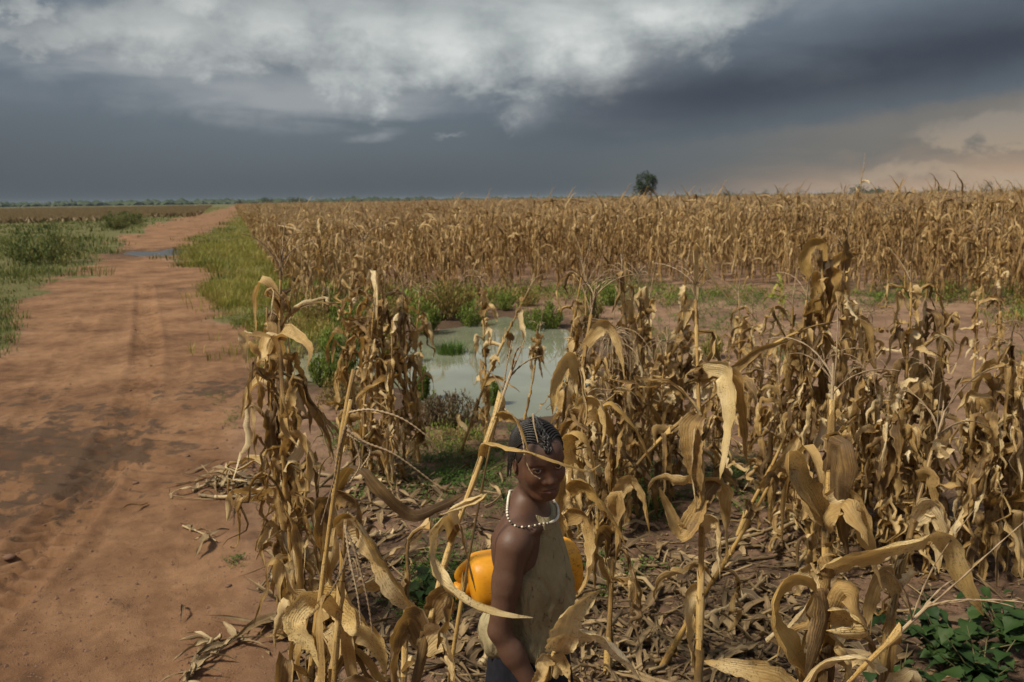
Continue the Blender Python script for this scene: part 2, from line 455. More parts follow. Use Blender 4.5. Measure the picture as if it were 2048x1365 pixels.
M = {}
LEAF = [(0.0, (0.060, 0.038, 0.020)), (0.20, (0.17, 0.106, 0.048)), (0.36, (0.36, 0.226, 0.080)), (0.55, (0.53, 0.370, 0.160)), (0.76, (0.68, 0.540, 0.310)), (1.0, (0.84, 0.73, 0.51))]
M['leaf'] = mat_maize('dry_maize_leaf', LEAF)
M['leaf_gold'] = mat_maize('bright_maize_leaf', [(0.0, (0.30, 0.18, 0.055)), (0.3, (0.48, 0.315, 0.105)), (0.6, (0.62, 0.455, 0.20)), (1.0, (0.80, 0.66, 0.40))])
M['leaf_field'] = mat_maize('dry_maize_leaf_field', [(0.0, (0.095, 0.055, 0.024)), (0.25, (0.21, 0.125, 0.048)), (0.5, (0.36, 0.228, 0.090)), (0.75, (0.48, 0.34, 0.16)), (1.0, (0.64, 0.51, 0.31))], 0.2, 0.3, region=True)
M['stalk'] = mat_maize('dry_maize_stalk', [(0.0, (0.10, 0.062, 0.026)), (0.3, (0.26, 0.155, 0.05)), (0.6, (0.42, 0.265, 0.085)), (1.0, (0.55, 0.39, 0.17))], 0.0, 0.8)
M['tassel'] = mat_maize('dry_maize_tassel', [(0.0, (0.17, 0.11, 0.065)), (0.5, (0.36, 0.255, 0.15)), (1.0, (0.54, 0.42, 0.28))], 0.0, 0.3)
M['litter'] = mat_maize('fallen_maize_litter', [(0.0, (0.05, 0.033, 0.020)), (0.3, (0.125, 0.083, 0.046)), (0.6, (0.24, 0.165, 0.085)), (1.0, (0.46, 0.34, 0.185))], 0.1, 0.6)
M['straw'] = mat_maize('pale_straw', [(0.0, (0.12, 0.085, 0.048)), (0.35, (0.27, 0.195, 0.105)), (0.7, (0.44, 0.33, 0.185)), (1.0, (0.58, 0.46, 0.28))], 0.0, 0.5)
M['green_leaf'] = mat_maize('yellowing_maize_leaf', [(0.0, (0.12, 0.16, 0.02)), (0.5, (0.30, 0.34, 0.05)), (1.0, (0.5, 0.45, 0.1))], 0.3, 0.2)

def mat_green(name, stops, transl=0.35, tip=None):
    mt, n = newmat(name)
    r = rnd(n); ob = n.n('ShaderNodeTexCoord').outputs['Object']; uv = n.n('ShaderNodeTexCoord').outputs['UV']
    big = n.noise(ob, 1.1, 3)
    f = n.m('ADD', n.m('MULTIPLY', r, 0.55), n.m('MULTIPLY_ADD', n.m('SUBTRACT', big, 0.5), 1.3, 0.22))
    col = n.ramp(f, stops)
    if tip is not None:
        col = n.mix(n.m('MULTIPLY', n.step(n.n_sep(uv, 1), 0.3, 1.0), 0.6), col, tip)
    finish(n, col, 0.6, None, spec=0.25, transl=transl)
    return mt
M['grass'] = mat_green('verge_grass', [(0.0, (0.095, 0.115, 0.018)), (0.30, (0.195, 0.195, 0.032)), (0.65, (0.30, 0.265, 0.065)), (1.0, (0.42, 0.32, 0.13))])
M['weed_left'] = mat_green('left_weeds', [(0.0, (0.040, 0.066, 0.016)), (0.4, (0.085, 0.115, 0.026)), (0.7, (0.165, 0.165, 0.048)), (1.0, (0.31, 0.23, 0.10))])
M['shrub'] = mat_green('shrub_green', [(0.0, (0.075, 0.115, 0.018)), (0.5, (0.150, 0.205, 0.032)), (1.0, (0.26, 0.28, 0.06))])
M['shrub_red'] = mat_green('shrub_russet', [(0.0, (0.105, 0.105, 0.024)), (0.5, (0.215, 0.165, 0.045)), (1.0, (0.33, 0.20, 0.07))])
M['shrub_dry'] = mat_green('shrub_dry', [(0.0, (0.07, 0.05, 0.03)), (0.5, (0.15, 0.105, 0.06)), (1.0, (0.12, 0.13, 0.04))])
M['weed'] = mat_green('ground_weed', [(0.0, (0.030, 0.066, 0.012)), (0.5, (0.070, 0.135, 0.022)), (1.0, (0.15, 0.205, 0.035))], 0.3)
M['broadleaf'] = mat_green('broad_weed_leaf', [(0.0, (0.012, 0.030, 0.009)), (0.5, (0.026, 0.056, 0.014)), (1.0, (0.055, 0.092, 0.022))], 0.25)
M['tree'] = mat_green('tree_leaf', [(0.0, (0.016, 0.030, 0.010)), (0.5, (0.032, 0.055, 0.018)), (1.0, (0.06, 0.085, 0.026))], 0.2)
M['crop_left'] = mat_green('brown_crop', [(0.0, (0.12, 0.085, 0.045)), (0.5, (0.20, 0.140, 0.072)), (1.0, (0.23, 0.195, 0.085))], 0.15)
def mat_plain(name, col, rough=0.6, spec=0.3, nscale=20, var=0.25, bstr=0.2):
    mt, n = newmat(name)
    ob = n.n('ShaderNodeTexCoord').outputs['Object']
    x = n.noise(ob, nscale, 5, 0.6)
    c2 = tuple(c * (1 - var) for c in col); c3 = tuple(min(1, c * (1 + var)) for c in col)
    finish(n, n.ramp(x, [(0.25, c2), (0.75, c3)]), rough, x, bstr, 0.003, spec)
    return mt
M['bark'] = mat_plain('bark', (0.10, 0.075, 0.05), 0.9)
M['stem'] = mat_plain('stem', (0.10, 0.085, 0.04), 0.8)
M['stone'] = mat_plain('soil_clod', (0.14, 0.08, 0.055), 0.95)

def mat_soil():
    mt, n = newmat('red_soil')
    ob = n.n('ShaderNodeTexCoord').outputs['Object']
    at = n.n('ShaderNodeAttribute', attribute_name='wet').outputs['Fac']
    rd = n.n('ShaderNodeAttribute', attribute_name='road').outputs['Fac']
    gr = n.n('ShaderNodeAttribute', attribute_name='green').outputs['Fac']
    a = n.noise(ob, 0.9, 8, 0.62); b = n.noise(ob, 7.0, 8, 0.65); c = n.noise(ob, 150.0, 6, 0.75); e = n.noise(ob, 2.3, 5, 0.6, 0.5)
    t = n.m('ADD', n.m('MULTIPLY', a, 0.5), n.m('ADD', n.m('MULTIPLY', b, 0.3), n.m('MULTIPLY', c, 0.2)))
    road_c = n.ramp(t, [(0.40, (0.100, 0.051, 0.027)), (0.49, (0.182, 0.096, 0.050)), (0.60, (0.272, 0.155, 0.086))])
    fld_c = n.ramp(t, [(0.40, (0.100, 0.061, 0.040)), (0.49, (0.190, 0.116, 0.075)), (0.60, (0.280, 0.180, 0.120))])
    col = n.mix(rd, fld_c, road_c)
    # scattered dark damp crumbs
    cr = n.m('MULTIPLY', n.step(b, 0.60, 0.72), n.step(e, 0.46, 0.62))
    col = n.mix(n.m('MULTIPLY', cr, 0.7), col, (0.062, 0.042, 0.034))
    pale = n.m('MULTIPLY', n.step(c, 0.6, 0.75), 0.35)
    col = n.mix(pale, col, (0.38, 0.24, 0.15))
    grn = n.m('MULTIPLY', n.step(n.m('ADD', gr, n.m('MULTIPLY', n.m('SUBTRACT', b, 0.5), 0.9)), 0.35, 0.75), 0.75)
    col = n.mix(grn, col, n.mix(e, (0.040, 0.060, 0.015), (0.095, 0.112, 0.030)))
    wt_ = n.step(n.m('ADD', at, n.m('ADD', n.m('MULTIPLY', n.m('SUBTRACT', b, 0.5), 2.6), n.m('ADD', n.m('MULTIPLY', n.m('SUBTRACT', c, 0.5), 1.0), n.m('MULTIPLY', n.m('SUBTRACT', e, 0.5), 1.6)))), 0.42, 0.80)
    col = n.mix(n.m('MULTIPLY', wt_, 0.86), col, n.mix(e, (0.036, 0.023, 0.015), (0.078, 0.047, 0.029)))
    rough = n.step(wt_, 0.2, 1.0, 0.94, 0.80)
    h = n.m('ADD', n.m('MULTIPLY', b, 1.0), n.m('MULTIPLY', c, 0.5))
    finish(n, col, rough, h, 0.8, 0.03, 0.2)
    return mt
M['soil'] = mat_soil()

def mat_water(name, mud, tint):
    mt, n = newmat(name)
    ob = n.n('ShaderNodeTexCoord').outputs['Object']
    x = n.noise(ob, 1.3, 4, 0.55)
    col = n.ramp(x, [(0.3, mud), (0.7, tint)])
    rip = n.noise(n.mapping(ob, (1, 1, 1)), 9.0, 3, 0.5)
    finish(n, col, 0.025, rip, 0.02, 0.01, 0.5, extra={'IOR': 1.6})
    return mt
M['water'] = mat_water('milky_water', (0.125, 0.135, 0.092), (0.185, 0.198, 0.148))
M['puddle'] = mat_water('puddle_water', (0.085, 0.068, 0.05), (0.13, 0.105, 0.08))

# ------------------------------------------------------------------ ground, road, water
road_px_l = [(-700, 1365), (-420, 1010), (-60, 735), (60, 620), (160, 545), (205, 505), (232, 482), (300, 452), (352, 437), (420, 424), (462, 414), (474, 409.5)]
road_px_r = [(486, 409.5), (482, 416), (468, 434), (448, 455), (395, 475), (368, 500), (372, 520), (425, 560), (455, 610), (488, 690), (515, 800), (530, 980), (560, 1150), (590, 1365)]
ROAD = [tuple(G(*p)[:2]) for p in road_px_l + road_px_r] + [(-0.95, 1.4), (-0.95, -6), (-5.5, -6), (-4.5, 0.5)]
POND = [tuple(G(*p)[:2]) for p in [(598, 735), (612, 700), (660, 690), (740, 678), (820, 668), (868, 652), (905, 645), (960, 632), (1010, 622), (1075, 632), (1140, 645), (1180, 668), (1205, 706), (1205, 752), (1170, 792), (1120, 826), (1040, 838), (940, 832), (870, 822), (810, 800), (780, 776), (700, 752), (650, 748), (625, 770), (603, 765)]]
PUD = [tuple(G(*p)[:2]) for p in [(238, 505), (262, 498), (310, 498), (345, 494), (375, 497), (372, 506), (330, 509), (270, 510)]]
TRACKS = [[tuple(G(*p)[:2]) for p in q] for q in (
    [(288, 560), (292, 640), (294, 705), (286, 760), (262, 820), (222, 895), (160, 985), (90, 1075), (0, 1175), (-120, 1290), (-260, 1420)],
    [(205, 590), (150, 680), (118, 735), (60, 830), (-40, 950), (-200, 1120)],
    [(360, 700), (330, 790), (310, 860)])]
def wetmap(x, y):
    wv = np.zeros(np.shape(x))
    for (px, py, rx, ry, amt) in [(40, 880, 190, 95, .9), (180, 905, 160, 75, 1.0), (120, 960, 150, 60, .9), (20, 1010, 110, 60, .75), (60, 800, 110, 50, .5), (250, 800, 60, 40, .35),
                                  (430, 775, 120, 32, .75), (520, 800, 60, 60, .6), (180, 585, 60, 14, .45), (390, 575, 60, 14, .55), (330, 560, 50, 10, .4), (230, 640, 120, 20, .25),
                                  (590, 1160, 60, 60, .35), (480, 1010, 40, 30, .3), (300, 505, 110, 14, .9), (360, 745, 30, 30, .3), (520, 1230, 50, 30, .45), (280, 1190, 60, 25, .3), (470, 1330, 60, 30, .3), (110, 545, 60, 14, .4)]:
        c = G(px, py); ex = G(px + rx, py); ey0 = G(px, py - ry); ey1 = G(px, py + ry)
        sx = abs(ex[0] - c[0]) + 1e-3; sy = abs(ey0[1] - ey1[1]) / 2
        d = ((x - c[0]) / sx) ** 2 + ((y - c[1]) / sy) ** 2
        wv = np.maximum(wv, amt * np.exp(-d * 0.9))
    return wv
def road_noise(x, y):
    """ragged road edge, in metres"""
    k = np.clip(np.hypot(x, y) / 9.0, 0.35, 2.6)
    return k * (0.9 * fbm(x * .45, y * .45, 3, 5) + 0.55 * fbm(x * 1.6, y * 1.6, 3, 6))
def road_sd(x, y):
    x = np.array([float(x)]); y = np.array([float(y)])
    d = polydist(x, y, ROAD)[0]
    return float((np.where(inpoly(x, y, ROAD), d, -d) + road_noise(x, y))[0])
def ground_height(x, y):
    dr = np.hypot(x, y)
    fine = np.clip(1 - dr / 60, 0, 1)
    rin = inpoly(x, y, ROAD)
    rd, _, _ = polydist(x, y, ROAD)
    rs = np.where(rin, rd, -rd)
    rs = rs + road_noise(x, y)
    roadm = sstep(rs, -0.25, 0.35)
    h = fbm(x * 0.55, y * 0.55, 3, 1) * 0.07 + fbm(x * 3.1, y * 3.1, 3, 2) * (0.055 - 0.025 * roadm) * fine + fbm(x * 11, y * 11, 2, 3) * (0.030 - 0.008 * roadm) * fine
    h = h - 0.03 * roadm
    for ti, tr in enumerate(TRACKS):
        d, sgn, arc = polydist(x, y, tr, False)
        k = (d < 0.5) & (dr < 22)
        wd = 0.17 if ti == 0 else 0.13
        prof = np.exp(-(d / wd) ** 4)
        lug = np.sin(2 * PI * (arc / 0.15 - d * 2.6 + 0.25 * (sgn > 0)))
        lug = np.clip(lug * 2.2, -1, 1)
        fade = (0.45 + 0.9 * vnoise(arc * 0.9, arc * 0 + ti, 9)) * sstep(arc, 0, 1.5)
        amp = (0.026 if ti == 0 else 0.010); fade = fade * (1.0 if ti == 0 else .45)
        h = h + np.where(k, prof * fade * (-0.026 + amp * 1.15 * lug * sstep(d, .01, .05)) + 0.018 * fade * np.exp(-((d - wd - 0.05) / 0.05) ** 2), 0)
    # broad set of old lugged wheel marks inside the dark damp patch
    pc = G(130, 930)
    dd = np.hypot((x - pc[0]) / 0.9, (y - pc[1]) / 1.5)
    h = h + np.exp(-dd ** 2) * (-0.055 + 0.020 * np.sin((y * 0.9 + x * 0.25) * 2 * PI / 0.17 + 2 * fbm(x * 2, y * 2, 2, 8)))
    pd, _, _ = polydist(x, y, POND); pin = inpoly(x, y, POND)
    ps = np.where(pin, pd, -pd)
    h = h * (1 - 0.75 * sstep(ps, -0.8, 0.1)) - 0.10 * sstep(ps + 0.5 * fbm(x * 1.1, y * 1.1, 3, 12), -0.45, 0.75)
    ud, _, _ = polydist(x, y, PUD); uin = inpoly(x, y, PUD)
    us = np.where(uin, ud, -ud)
    h = h * (1 - 0.8 * sstep(us, -1.2, 0.1)) - 0.10 * sstep(us + 0.7 * fbm(x * 0.9, y * 0.9, 3, 14), -0.8, 0.6)
    ic = G(616, 728)
    h = h - 0.09 * np.exp(-(((x - ic[0]) / .38) ** 2 + ((y - ic[1]) / .75) ** 2))
    # road crown beyond the puddle
    far_c = G(340, 462)
    h = h + 0.30 * np.exp(-(((x - far_c[0]) / 4.0) ** 2 + ((y - far_c[1] - 3) / 7.0) ** 2))
    return h, roadm, rs, ps, us
GRID = []
def make_ground():
    az = np.r_[np.arange(-180, -42, 4.0), np.arange(-42, -36, 0.7), np.linspace(-36, 36, 500), np.arange(36.7, 42, 0.7), np.arange(44, 180.1, 4.0)]
    az[-1] = 180.0
    rr = np.r_[0.4, np.arange(1.0, 1.9, 0.15), np.exp(np.linspace(math.log(2.0), math.log(34.0), 470)), np.exp(np.linspace(math.log(35), math.log(5500), 90))]
    A, RR = np.meshgrid(np.radians(az), rr)
    x = RR * np.sin(A); y = RR * np.cos(A)
    z, roadm, rs, ps, us = ground_height(x, y)
    z = np.where(RR > 400, z * 0, z)
    GRID.extend([az, rr, z])
    nr, nc = x.shape
    v = np.stack([x, y, z], -1).reshape(-1, 3)
    q = gridq(nr, nc)[:, ::-1]
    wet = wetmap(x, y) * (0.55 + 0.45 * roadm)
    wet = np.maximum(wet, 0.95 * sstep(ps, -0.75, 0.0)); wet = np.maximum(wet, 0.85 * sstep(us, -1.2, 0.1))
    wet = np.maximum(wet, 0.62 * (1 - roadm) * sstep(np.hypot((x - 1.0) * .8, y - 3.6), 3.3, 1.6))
    gl = sstep(-rs, 0.0, 0.6) * (x < -0.19 * y - 2.0) * 1.0
    e0, e1 = G(540, 520), G(620, 640)
    lx = e0[0] + (y - e0[1]) * (e1[0] - e0[0]) / (e1[1] - e0[1])
    verge = sstep(-rs, -0.2, 0.3) * sstep(lx + 1.0 - x, 0, 0.6) * (y > 8.5)
    green = np.where(roadm > 0.6, 0, np.maximum(gl * (y > 3), verge))
    fq = q.reshape(-1, 4)
    isroad = (roadm.ravel()[fq].mean(1) > 0.5)
    for name, sel, kindlabel in (('ground', ~isroad, 'red brown soil of the maize field and its weedy margins'), ('dirt_road', isroad, 'wide red dirt road with tyre tracks running to the horizon')):
        fs = fq[sel]; used = np.unique(fs); mp = np.full(len(v), -1); mp[used] = np.arange(len(used))
        mb = MB(); mb.add(v[used], mp[fs])
        me = mb.mesh(name, M['soil'])
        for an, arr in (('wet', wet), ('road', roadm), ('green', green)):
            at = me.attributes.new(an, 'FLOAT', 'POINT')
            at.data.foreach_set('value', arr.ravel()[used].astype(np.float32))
        o = link(name, me)
        tag(o, kindlabel, kind='structure')
make_ground()
def zats(x, y):
    az, rr, Z = GRID
    x = np.asarray(x, float); y = np.asarray(y, float)
    a = np.degrees(np.arctan2(x, y)); r = np.clip(np.hypot(x, y), rr[0], rr[-1] * .999)
    i = np.clip(np.searchsorted(rr, r) - 1, 0, len(rr) - 2); j = np.clip(np.searchsorted(az, a) - 1, 0, len(az) - 2)
    f = (r - rr[i]) / (rr[i + 1] - rr[i]); g = (a - az[j]) / (az[j + 1] - az[j])
    return (Z[i, j] * (1 - g) + Z[i, j + 1] * g) * (1 - f) + (Z[i + 1, j] * (1 - g) + Z[i + 1, j + 1] * g) * f
def zat(x, y):
    return float(zats(np.array([float(x)]), np.array([float(y)]))[0])
def water(name, poly, grow, z, mt, label):
    p = np.array(poly); c = p.mean(0)
    p2 = c + (p - c) * grow
    from mathutils.geometry import tessellate_polygon
    tr = tessellate_polygon([[Vector((q[0], q[1], 0)) for q in p2]])
    mb = MB(); mb.add(np.c_[p2, np.full(len(p2), z)], t=[t if (p2[t[1]] - p2[t[0]])[0] * (p2[t[2]] - p2[t[0]])[1] > (p2[t[1]] - p2[t[0]])[1] * (p2[t[2]] - p2[t[0]])[0] else t[::-1] for t in tr])
    tag(link(name, mb.mesh(name, mt, False)), label, kind='structure')
water('pond_water', POND, 1.14, -0.052, M['water'], 'shallow milky green pond standing in the maize field')
water('puddle_water', PUD, 0.95, -0.082, M['puddle'], 'small rain puddle lying across the dirt road')

# ------------------------------------------------------------------ vegetation builders
def blades(mb, base, n, rad, hgt, wid, rng, lean=0.5, segs=2, hvar=0.4):
    """a tuft of grass blades"""
    for _ in range(n):
        a = rng.uniform(0, 2 * PI); r = rad * math.sqrt(rng.random())
        h = hgt * (1 - hvar * rng.random()); b = np.array(base) + (r * math.cos(a), r * math.sin(a), 0)
        a2 = a + rng.uniform(-1, 1); ln = lean * h * rng.uniform(0.2, 1.0)
        o = np.array((math.cos(a2), math.sin(a2), 0)); s = np.array((-o[1], o[0], 0)) * wid * rng.uniform(0.6, 1.2)
        m = b + o * ln * 0.3 + np.array((0, 0, h * 0.6)); t = b + o * ln + np.array((0, 0, h))
        mb.add([b - s, b + s, m + s * 0.7, m - s * 0.7, t], [(0, 1, 2, 3)], [(3, 2, 4)], [(0, 0), (1, 0), (1, .6), (0, .6), (.5, 1)])
def leaf_quad(mb, p, d, up, L, wd, fold=0.25):
    d = np.asarray(d, float); d /= np.linalg.norm(d) + 1e-9
    s = np.cross(d, up); s /= np.linalg.norm(s) + 1e-9; nn = np.cross(s, d)
    p = np.asarray(p, float)
    v = [p, p + d * L * .4 + s * wd * .5 + nn * wd * fold, p + d * L * .4 - nn * 0.0, p + d * L * .4 - s * wd * .5 + nn * wd * fold, p + d * L - nn * L * .12]
    mb.add(v, None, [(0, 1, 2), (0, 2, 3), (1, 4, 2), (2, 4, 3)], [(0.5, 0), (1, .4), (.5, .4), (0, .4), (.5, 1)])

def crown_cloud(mb, c, rad, n, size, rng, clumps=18, squash=0.75):
    cs = []
    for _ in range(clumps):
        while True:
            p = np.array([rng.uniform(-1, 1) for _ in range(3)])
            if p.dot(p) < 1: break
        cs.append((p * 0.82, rng.uniform(0.22, 0.42)))
    for i in range(n):
        p, r = cs[i % clumps]
        d = np.array([rng.gauss(0, 1) for _ in range(3)]); d /= np.linalg.norm(d)
        q = p + d * r * rng.uniform(0.55, 1.0)
        q = np.array(c) + q * np.array(rad)
        dd = np.array([rng.gauss(0, 1), rng.gauss(0, 1), rng.gauss(0, .7)])
        leaf_quad(mb, q, dd, (rng.uniform(-1, 1), rng.uniform(-1, 1), 1), size * rng.uniform(.7, 1.4), size * rng.uniform(.5, .9))
def tree(px, py_top, dist, width, height, label, n=1500, seed=0, group=None, cast=None):
    rng = random.Random(seed)
    d = ray(px, 400); az = math.atan2(d[0], d[1])
    x, y = dist * math.sin(az), dist * math.cos(az)
    root = empty('tree', (x, y, 0), label, 'tree', group)
    mb = MB()
    tr = [(0, 0, -0.2), (0.05 * width, 0, height * .25), (0.02 * width, 0.03 * width, height * .5)]
    mb.add(**tube(catmull(tr, 6), np.linspace(width * .06, width * .035, 6), 7))
    for k in range(5):
        a = k * 1.26 + rng.random(); e = width * .3
        P = [(0.02 * width, 0, height * (.25 + .04 * k)), (math.cos(a) * e * .5, math.sin(a) * e * .5, height * .48), (math.cos(a) * e, math.sin(a) * e, height * (.62 + .1 * rng.random()))]
        mb.add(**tube(catmull(P, 5), np.linspace(width * .025, width * .008, 5), 5))
    link('trunk', mb.mesh('trunk', M['bark']), root)
    mb = MB()
    crown_cloud(mb, (0, 0, height * .60), (width * .5, width * .5, height * .42), n, width * .05, rng, 34)
    link('crown', mb.mesh('crown', M['tree'], False), root)
    return root
tree(1289, 357, 240, 7.4, 9.4, 'rounded lone green tree rising above the maize on the horizon', 3500, 3)
small = [(1268, 260, 2.4, 4.0, 'low bush tree hugging the foot of the lone rounded tree', 500),
         (1452, 420, 6.5, 5.6, 'wide low tree on the horizon, first one right of the lone rounded tree', 450),
         (1530, 470, 5.0, 6.0, 'small round horizon tree above a pale patch of maize', 350),
         (1563, 520, 6.5, 7.2, 'small horizon tree, left one of a spaced pair', 350),
         (1596, 460, 5.0, 7.0, 'narrow upright horizon tree, right one of a spaced pair', 350),
         (1718, 300, 7.5, 5.4, 'low dark bushy tree beside the tall broken maize tassel on the horizon', 600),
         (1758, 330, 5.5, 5.2, 'squat dark tree just right of the tall broken tassel', 400),
         (1970, 260, 4.6, 5.6, 'dark tree at the far right of the horizon against the peach sky', 500),
         (534, 620, 11.0, 6.0, 'dark rounded tree where the road meets the horizon', 450),
         (590, 700, 15.0, 6.2, 'broad dark tree on the horizon behind the end of the maize rows', 450)]
for k, (px, dist, wd, hg, lab, n) in enumerate(small):
    tree(px, 0, dist, wd, hg, lab, n, 20 + k, 'scattered trees on the horizon')
def treeline():
    rng = random.Random(5); mb = MB()
    u = np.array([(0, 0, 1), (1, 0, 0), (0, 1, 0), (-1, 0, 0), (0, -1, 0), (0.7, 0.7, .5), (-.7, .7, .5), (-.7, -.7, .5), (.7, -.7, .5)], float)
    tris = [(0, 5, 6), (0, 6, 7), (0, 7, 8), (0, 8, 5), (1, 2, 5), (2, 3, 6), (3, 4, 7), (4, 1, 8), (5, 2, 6), (6, 3, 7), (7, 4, 8), (8, 1, 5)]
    a = -48.0
    while a < 48:
        left = a < -8
        dist = rng.uniform(1150, 1500) if left else rng.uniform(1500, 2200)
        hh = rng.uniform(6.0, 9.5) if left else rng.uniform(4.0, 8.5) * (1.0 if rng.random() < .7 else 1.4)
        x, y = dist * math.sin(R(a)), dist * math.cos(R(a))
        wd = hh * rng.uniform(.8, 1.9)
        for _ in range(4):
            s = np.array((wd * rng.uniform(.4, .8), wd * rng.uniform(.4, .8), hh * rng.uniform(.55, 1.0)))
            v = u * s * np.array([rng.uniform(.8, 1.2) for _ in u])[:, None] + (x + rng.uniform(-wd, wd), y + rng.uniform(-wd, wd), 0)
            mb.add(v, None, tris)
        a += (0.22 if left else 0.30) * rng.uniform(.5, 1.5)
    tag(link('treeline', mb.mesh('treeline', M['tree'], False)), 'dark line of far woodland along the horizon', 'woodland', kind='stuff')
treeline()

# ------------------------------------------------------------------ maize
def leaf_path(p, phi, L, style, rng, n=13, jit=1.0):
    t = np.linspace(0, 1, n); st = L / (n - 1)
    if style == 'hang':
        t0 = rng.uniform(.08, .36); e0 = rng.uniform(40, 80); e1 = rng.uniform(-89, -72); wdt = rng.uniform(.02, .10)
        e = e0 + (e1 - e0) * sstep(t, t0 - wdt, t0 + wdt)
    elif style == 'arch':
        e = rng.uniform(50, 75) + (rng.uniform(-85, -50) - 60) * t ** .8
    elif style == 'erect':
        e = rng.uniform(68, 84) - rng.uniform(10, 60) * t
    elif style == 'kink':
        t0 = rng.uniform(.3, .55); e = np.where(t < t0, rng.uniform(20, 65), rng.uniform(-85, -50))
    else:
        e = np.full(n, rng.uniform(-88, -76)) + rng.uniform(20, 90) * (t < .09)
    k1, k2 = rng.uniform(-1, 1), rng.uniform(-1, 1)
    e = e + 12 * np.sin(t * 9 + k1 * 5) * (t > .2) + np.array([rng.gauss(0, 8 * jit) for _ in t])
    a = phi + k1 * 1.3 * t + 0.9 * np.sin(t * 6 + k2 * 6) * t + np.array([rng.gauss(0, .22 * jit) for _ in t])
    P = [np.array(p, float)]
    for i in range(n - 1):
        ce = math.cos(R(min(max(e[i], -89), 89))); P.append(P[-1] + st * np.array((ce * math.cos(a[i]), ce * math.sin(a[i]), math.sin(R(min(max(e[i], -89), 89))))))
    P = np.array(P); P[:, 2] = np.maximum(P[:, 2], 0.02)
    return P
def stalk_path(top, rng, bow=0.03, n=14):
    top = np.asarray(top, float); L = np.linalg.norm(top)
    t = np.linspace(0, 1, n)[:, None]
    b = np.array((rng.uniform(-1, 1), rng.uniform(-1, 1), 0)) * bow * L
    P = top * t + b * np.sin(t * PI)
    P[:, 0] += np.array([rng.uniform(-1, 1) * .004 for _ in range(n)]); P[:, 1] += np.array([rng.uniform(-1, 1) * .004 for _ in range(n)])
    P[0] = (0, 0, -0.03)
    return P
def at_path(P, f):
    L = np.r_[0, np.cumsum(np.linalg.norm(np.diff(P, axis=0), axis=1))]; L = L / L[-1]
    return np.array([np.interp(f, L, P[:, k]) for k in range(3)])
def stalk_mesh(mb, P, r0, r1, rng, sides=8, nodes=9, sheath=True):
    n = nodes * 4 + 1
    Q = catmull(P, n); t = np.linspace(0, 1, n)
    r = r0 + (r1 - r0) * t ** 0.8
    k = np.arange(n) % 4
    r = r * np.where(k == 0, 1.16, np.where(k == 1, 0.95, np.where(k == 2, 1.0, 1.03)))
    mb.add(**tube(Q, r, sides))
    if sheath:
        for i in range(nodes):
            if rng.random() < .25: continue
            a = i * 4; b = min(a + rng.choice([2, 3, 4]), n - 1)
            if b - a < 2: continue
            P2 = catmull(Q[a:b + 1], 5)
            rr = np.interp(np.linspace(a, b, 5), np.arange(n), r) * np.array((1.02, 1.18, 1.22, 1.3, 1.42)) + .0012
            tb = tube(P2, rr, sides, caps=False)
            off = np.array([rng.uniform(-1, 1) for _ in range(sides)])
            v = tb['v'].copy(); v[-sides:, 2] += off * .03
            mb.add(v, tb['q'][rng.randrange(sides)::1], None, tb['uv'])
def tassel_mesh(mb, p, d, rng, nb=8, L=0.24, droop=1.0, sides=4, npt=12, rad=0.0030, spread=0.8):
    d = np.asarray(d, float); d /= np.linalg.norm(d)
    for i in range(nb + 1):
        main = i == 0
        a = i * 2.4 + rng.uniform(-.4, .4)
        s0 = 0 if main else rng.uniform(0, .10)
        l = L * (1.25 if main else rng.uniform(.6, 1.1))
        o = np.array((math.cos(a), math.sin(a), 0))
        pts = [np.array(p) + d * s0]; v = d * 1.0 + o * (0.06 if main else spread * rng.uniform(.45, 1.1)); v /= np.linalg.norm(v)
        st = l / (npt - 1); g = (0.05 if main else droop * rng.uniform(.5, 1.3)) * 2.6 / npt
        for k in range(npt - 1):
            pts.append(pts[-1] + v * st); v = v + np.array((rng.uniform(-.05, .05), rng.uniform(-.05, .05), -g)); v /= np.linalg.norm(v)
        r = rad * (1 - .55 * np.linspace(0, 1, npt))
        if npt > 8: r = r * np.where(np.arange(npt) % 2 == 0, 1.25, .6)
        mb.add(**tube(np.array(pts), r, sides, caps=False))
    mb.add(**tube([np.array(p) - d * .06, np.array(p) + d * .1], [rad * 1.6, rad * 1.3], sides, caps=False))
def ear_mesh(mb, p, d, rng, L=0.19, r=0.026):
    P = np.array(p) + np.asarray(d)[None] * np.linspace(0, L, 8)[:, None]
    P[:, 2] -= np.linspace(0, 1, 8) ** 2 * .04
    mb.add(**tube(P, r * np.array((.5, .85, 1, 1, .95, .8, .5, .15)), 8))
    for k in range(4):
        a = k * 1.57 + rng.random()
        T = np.asarray(d) / np.linalg.norm(d); s = np.cross(T, (0, 0.2, 1)); s /= np.linalg.norm(s); u = np.cross(s, T)
        o = math.cos(a) * s + math.sin(a) * u
        Q = [P[0] + o * r * .6, P[3] + o * r * 1.05, P[6] + o * r * .9, P[7] + o * r * 1.6 + T * .03]
        mb.add(**ribbon(Q, .05, o, 0, rng.uniform(-.4, .4), 1.2, .6, .1, rng, 3, 7))

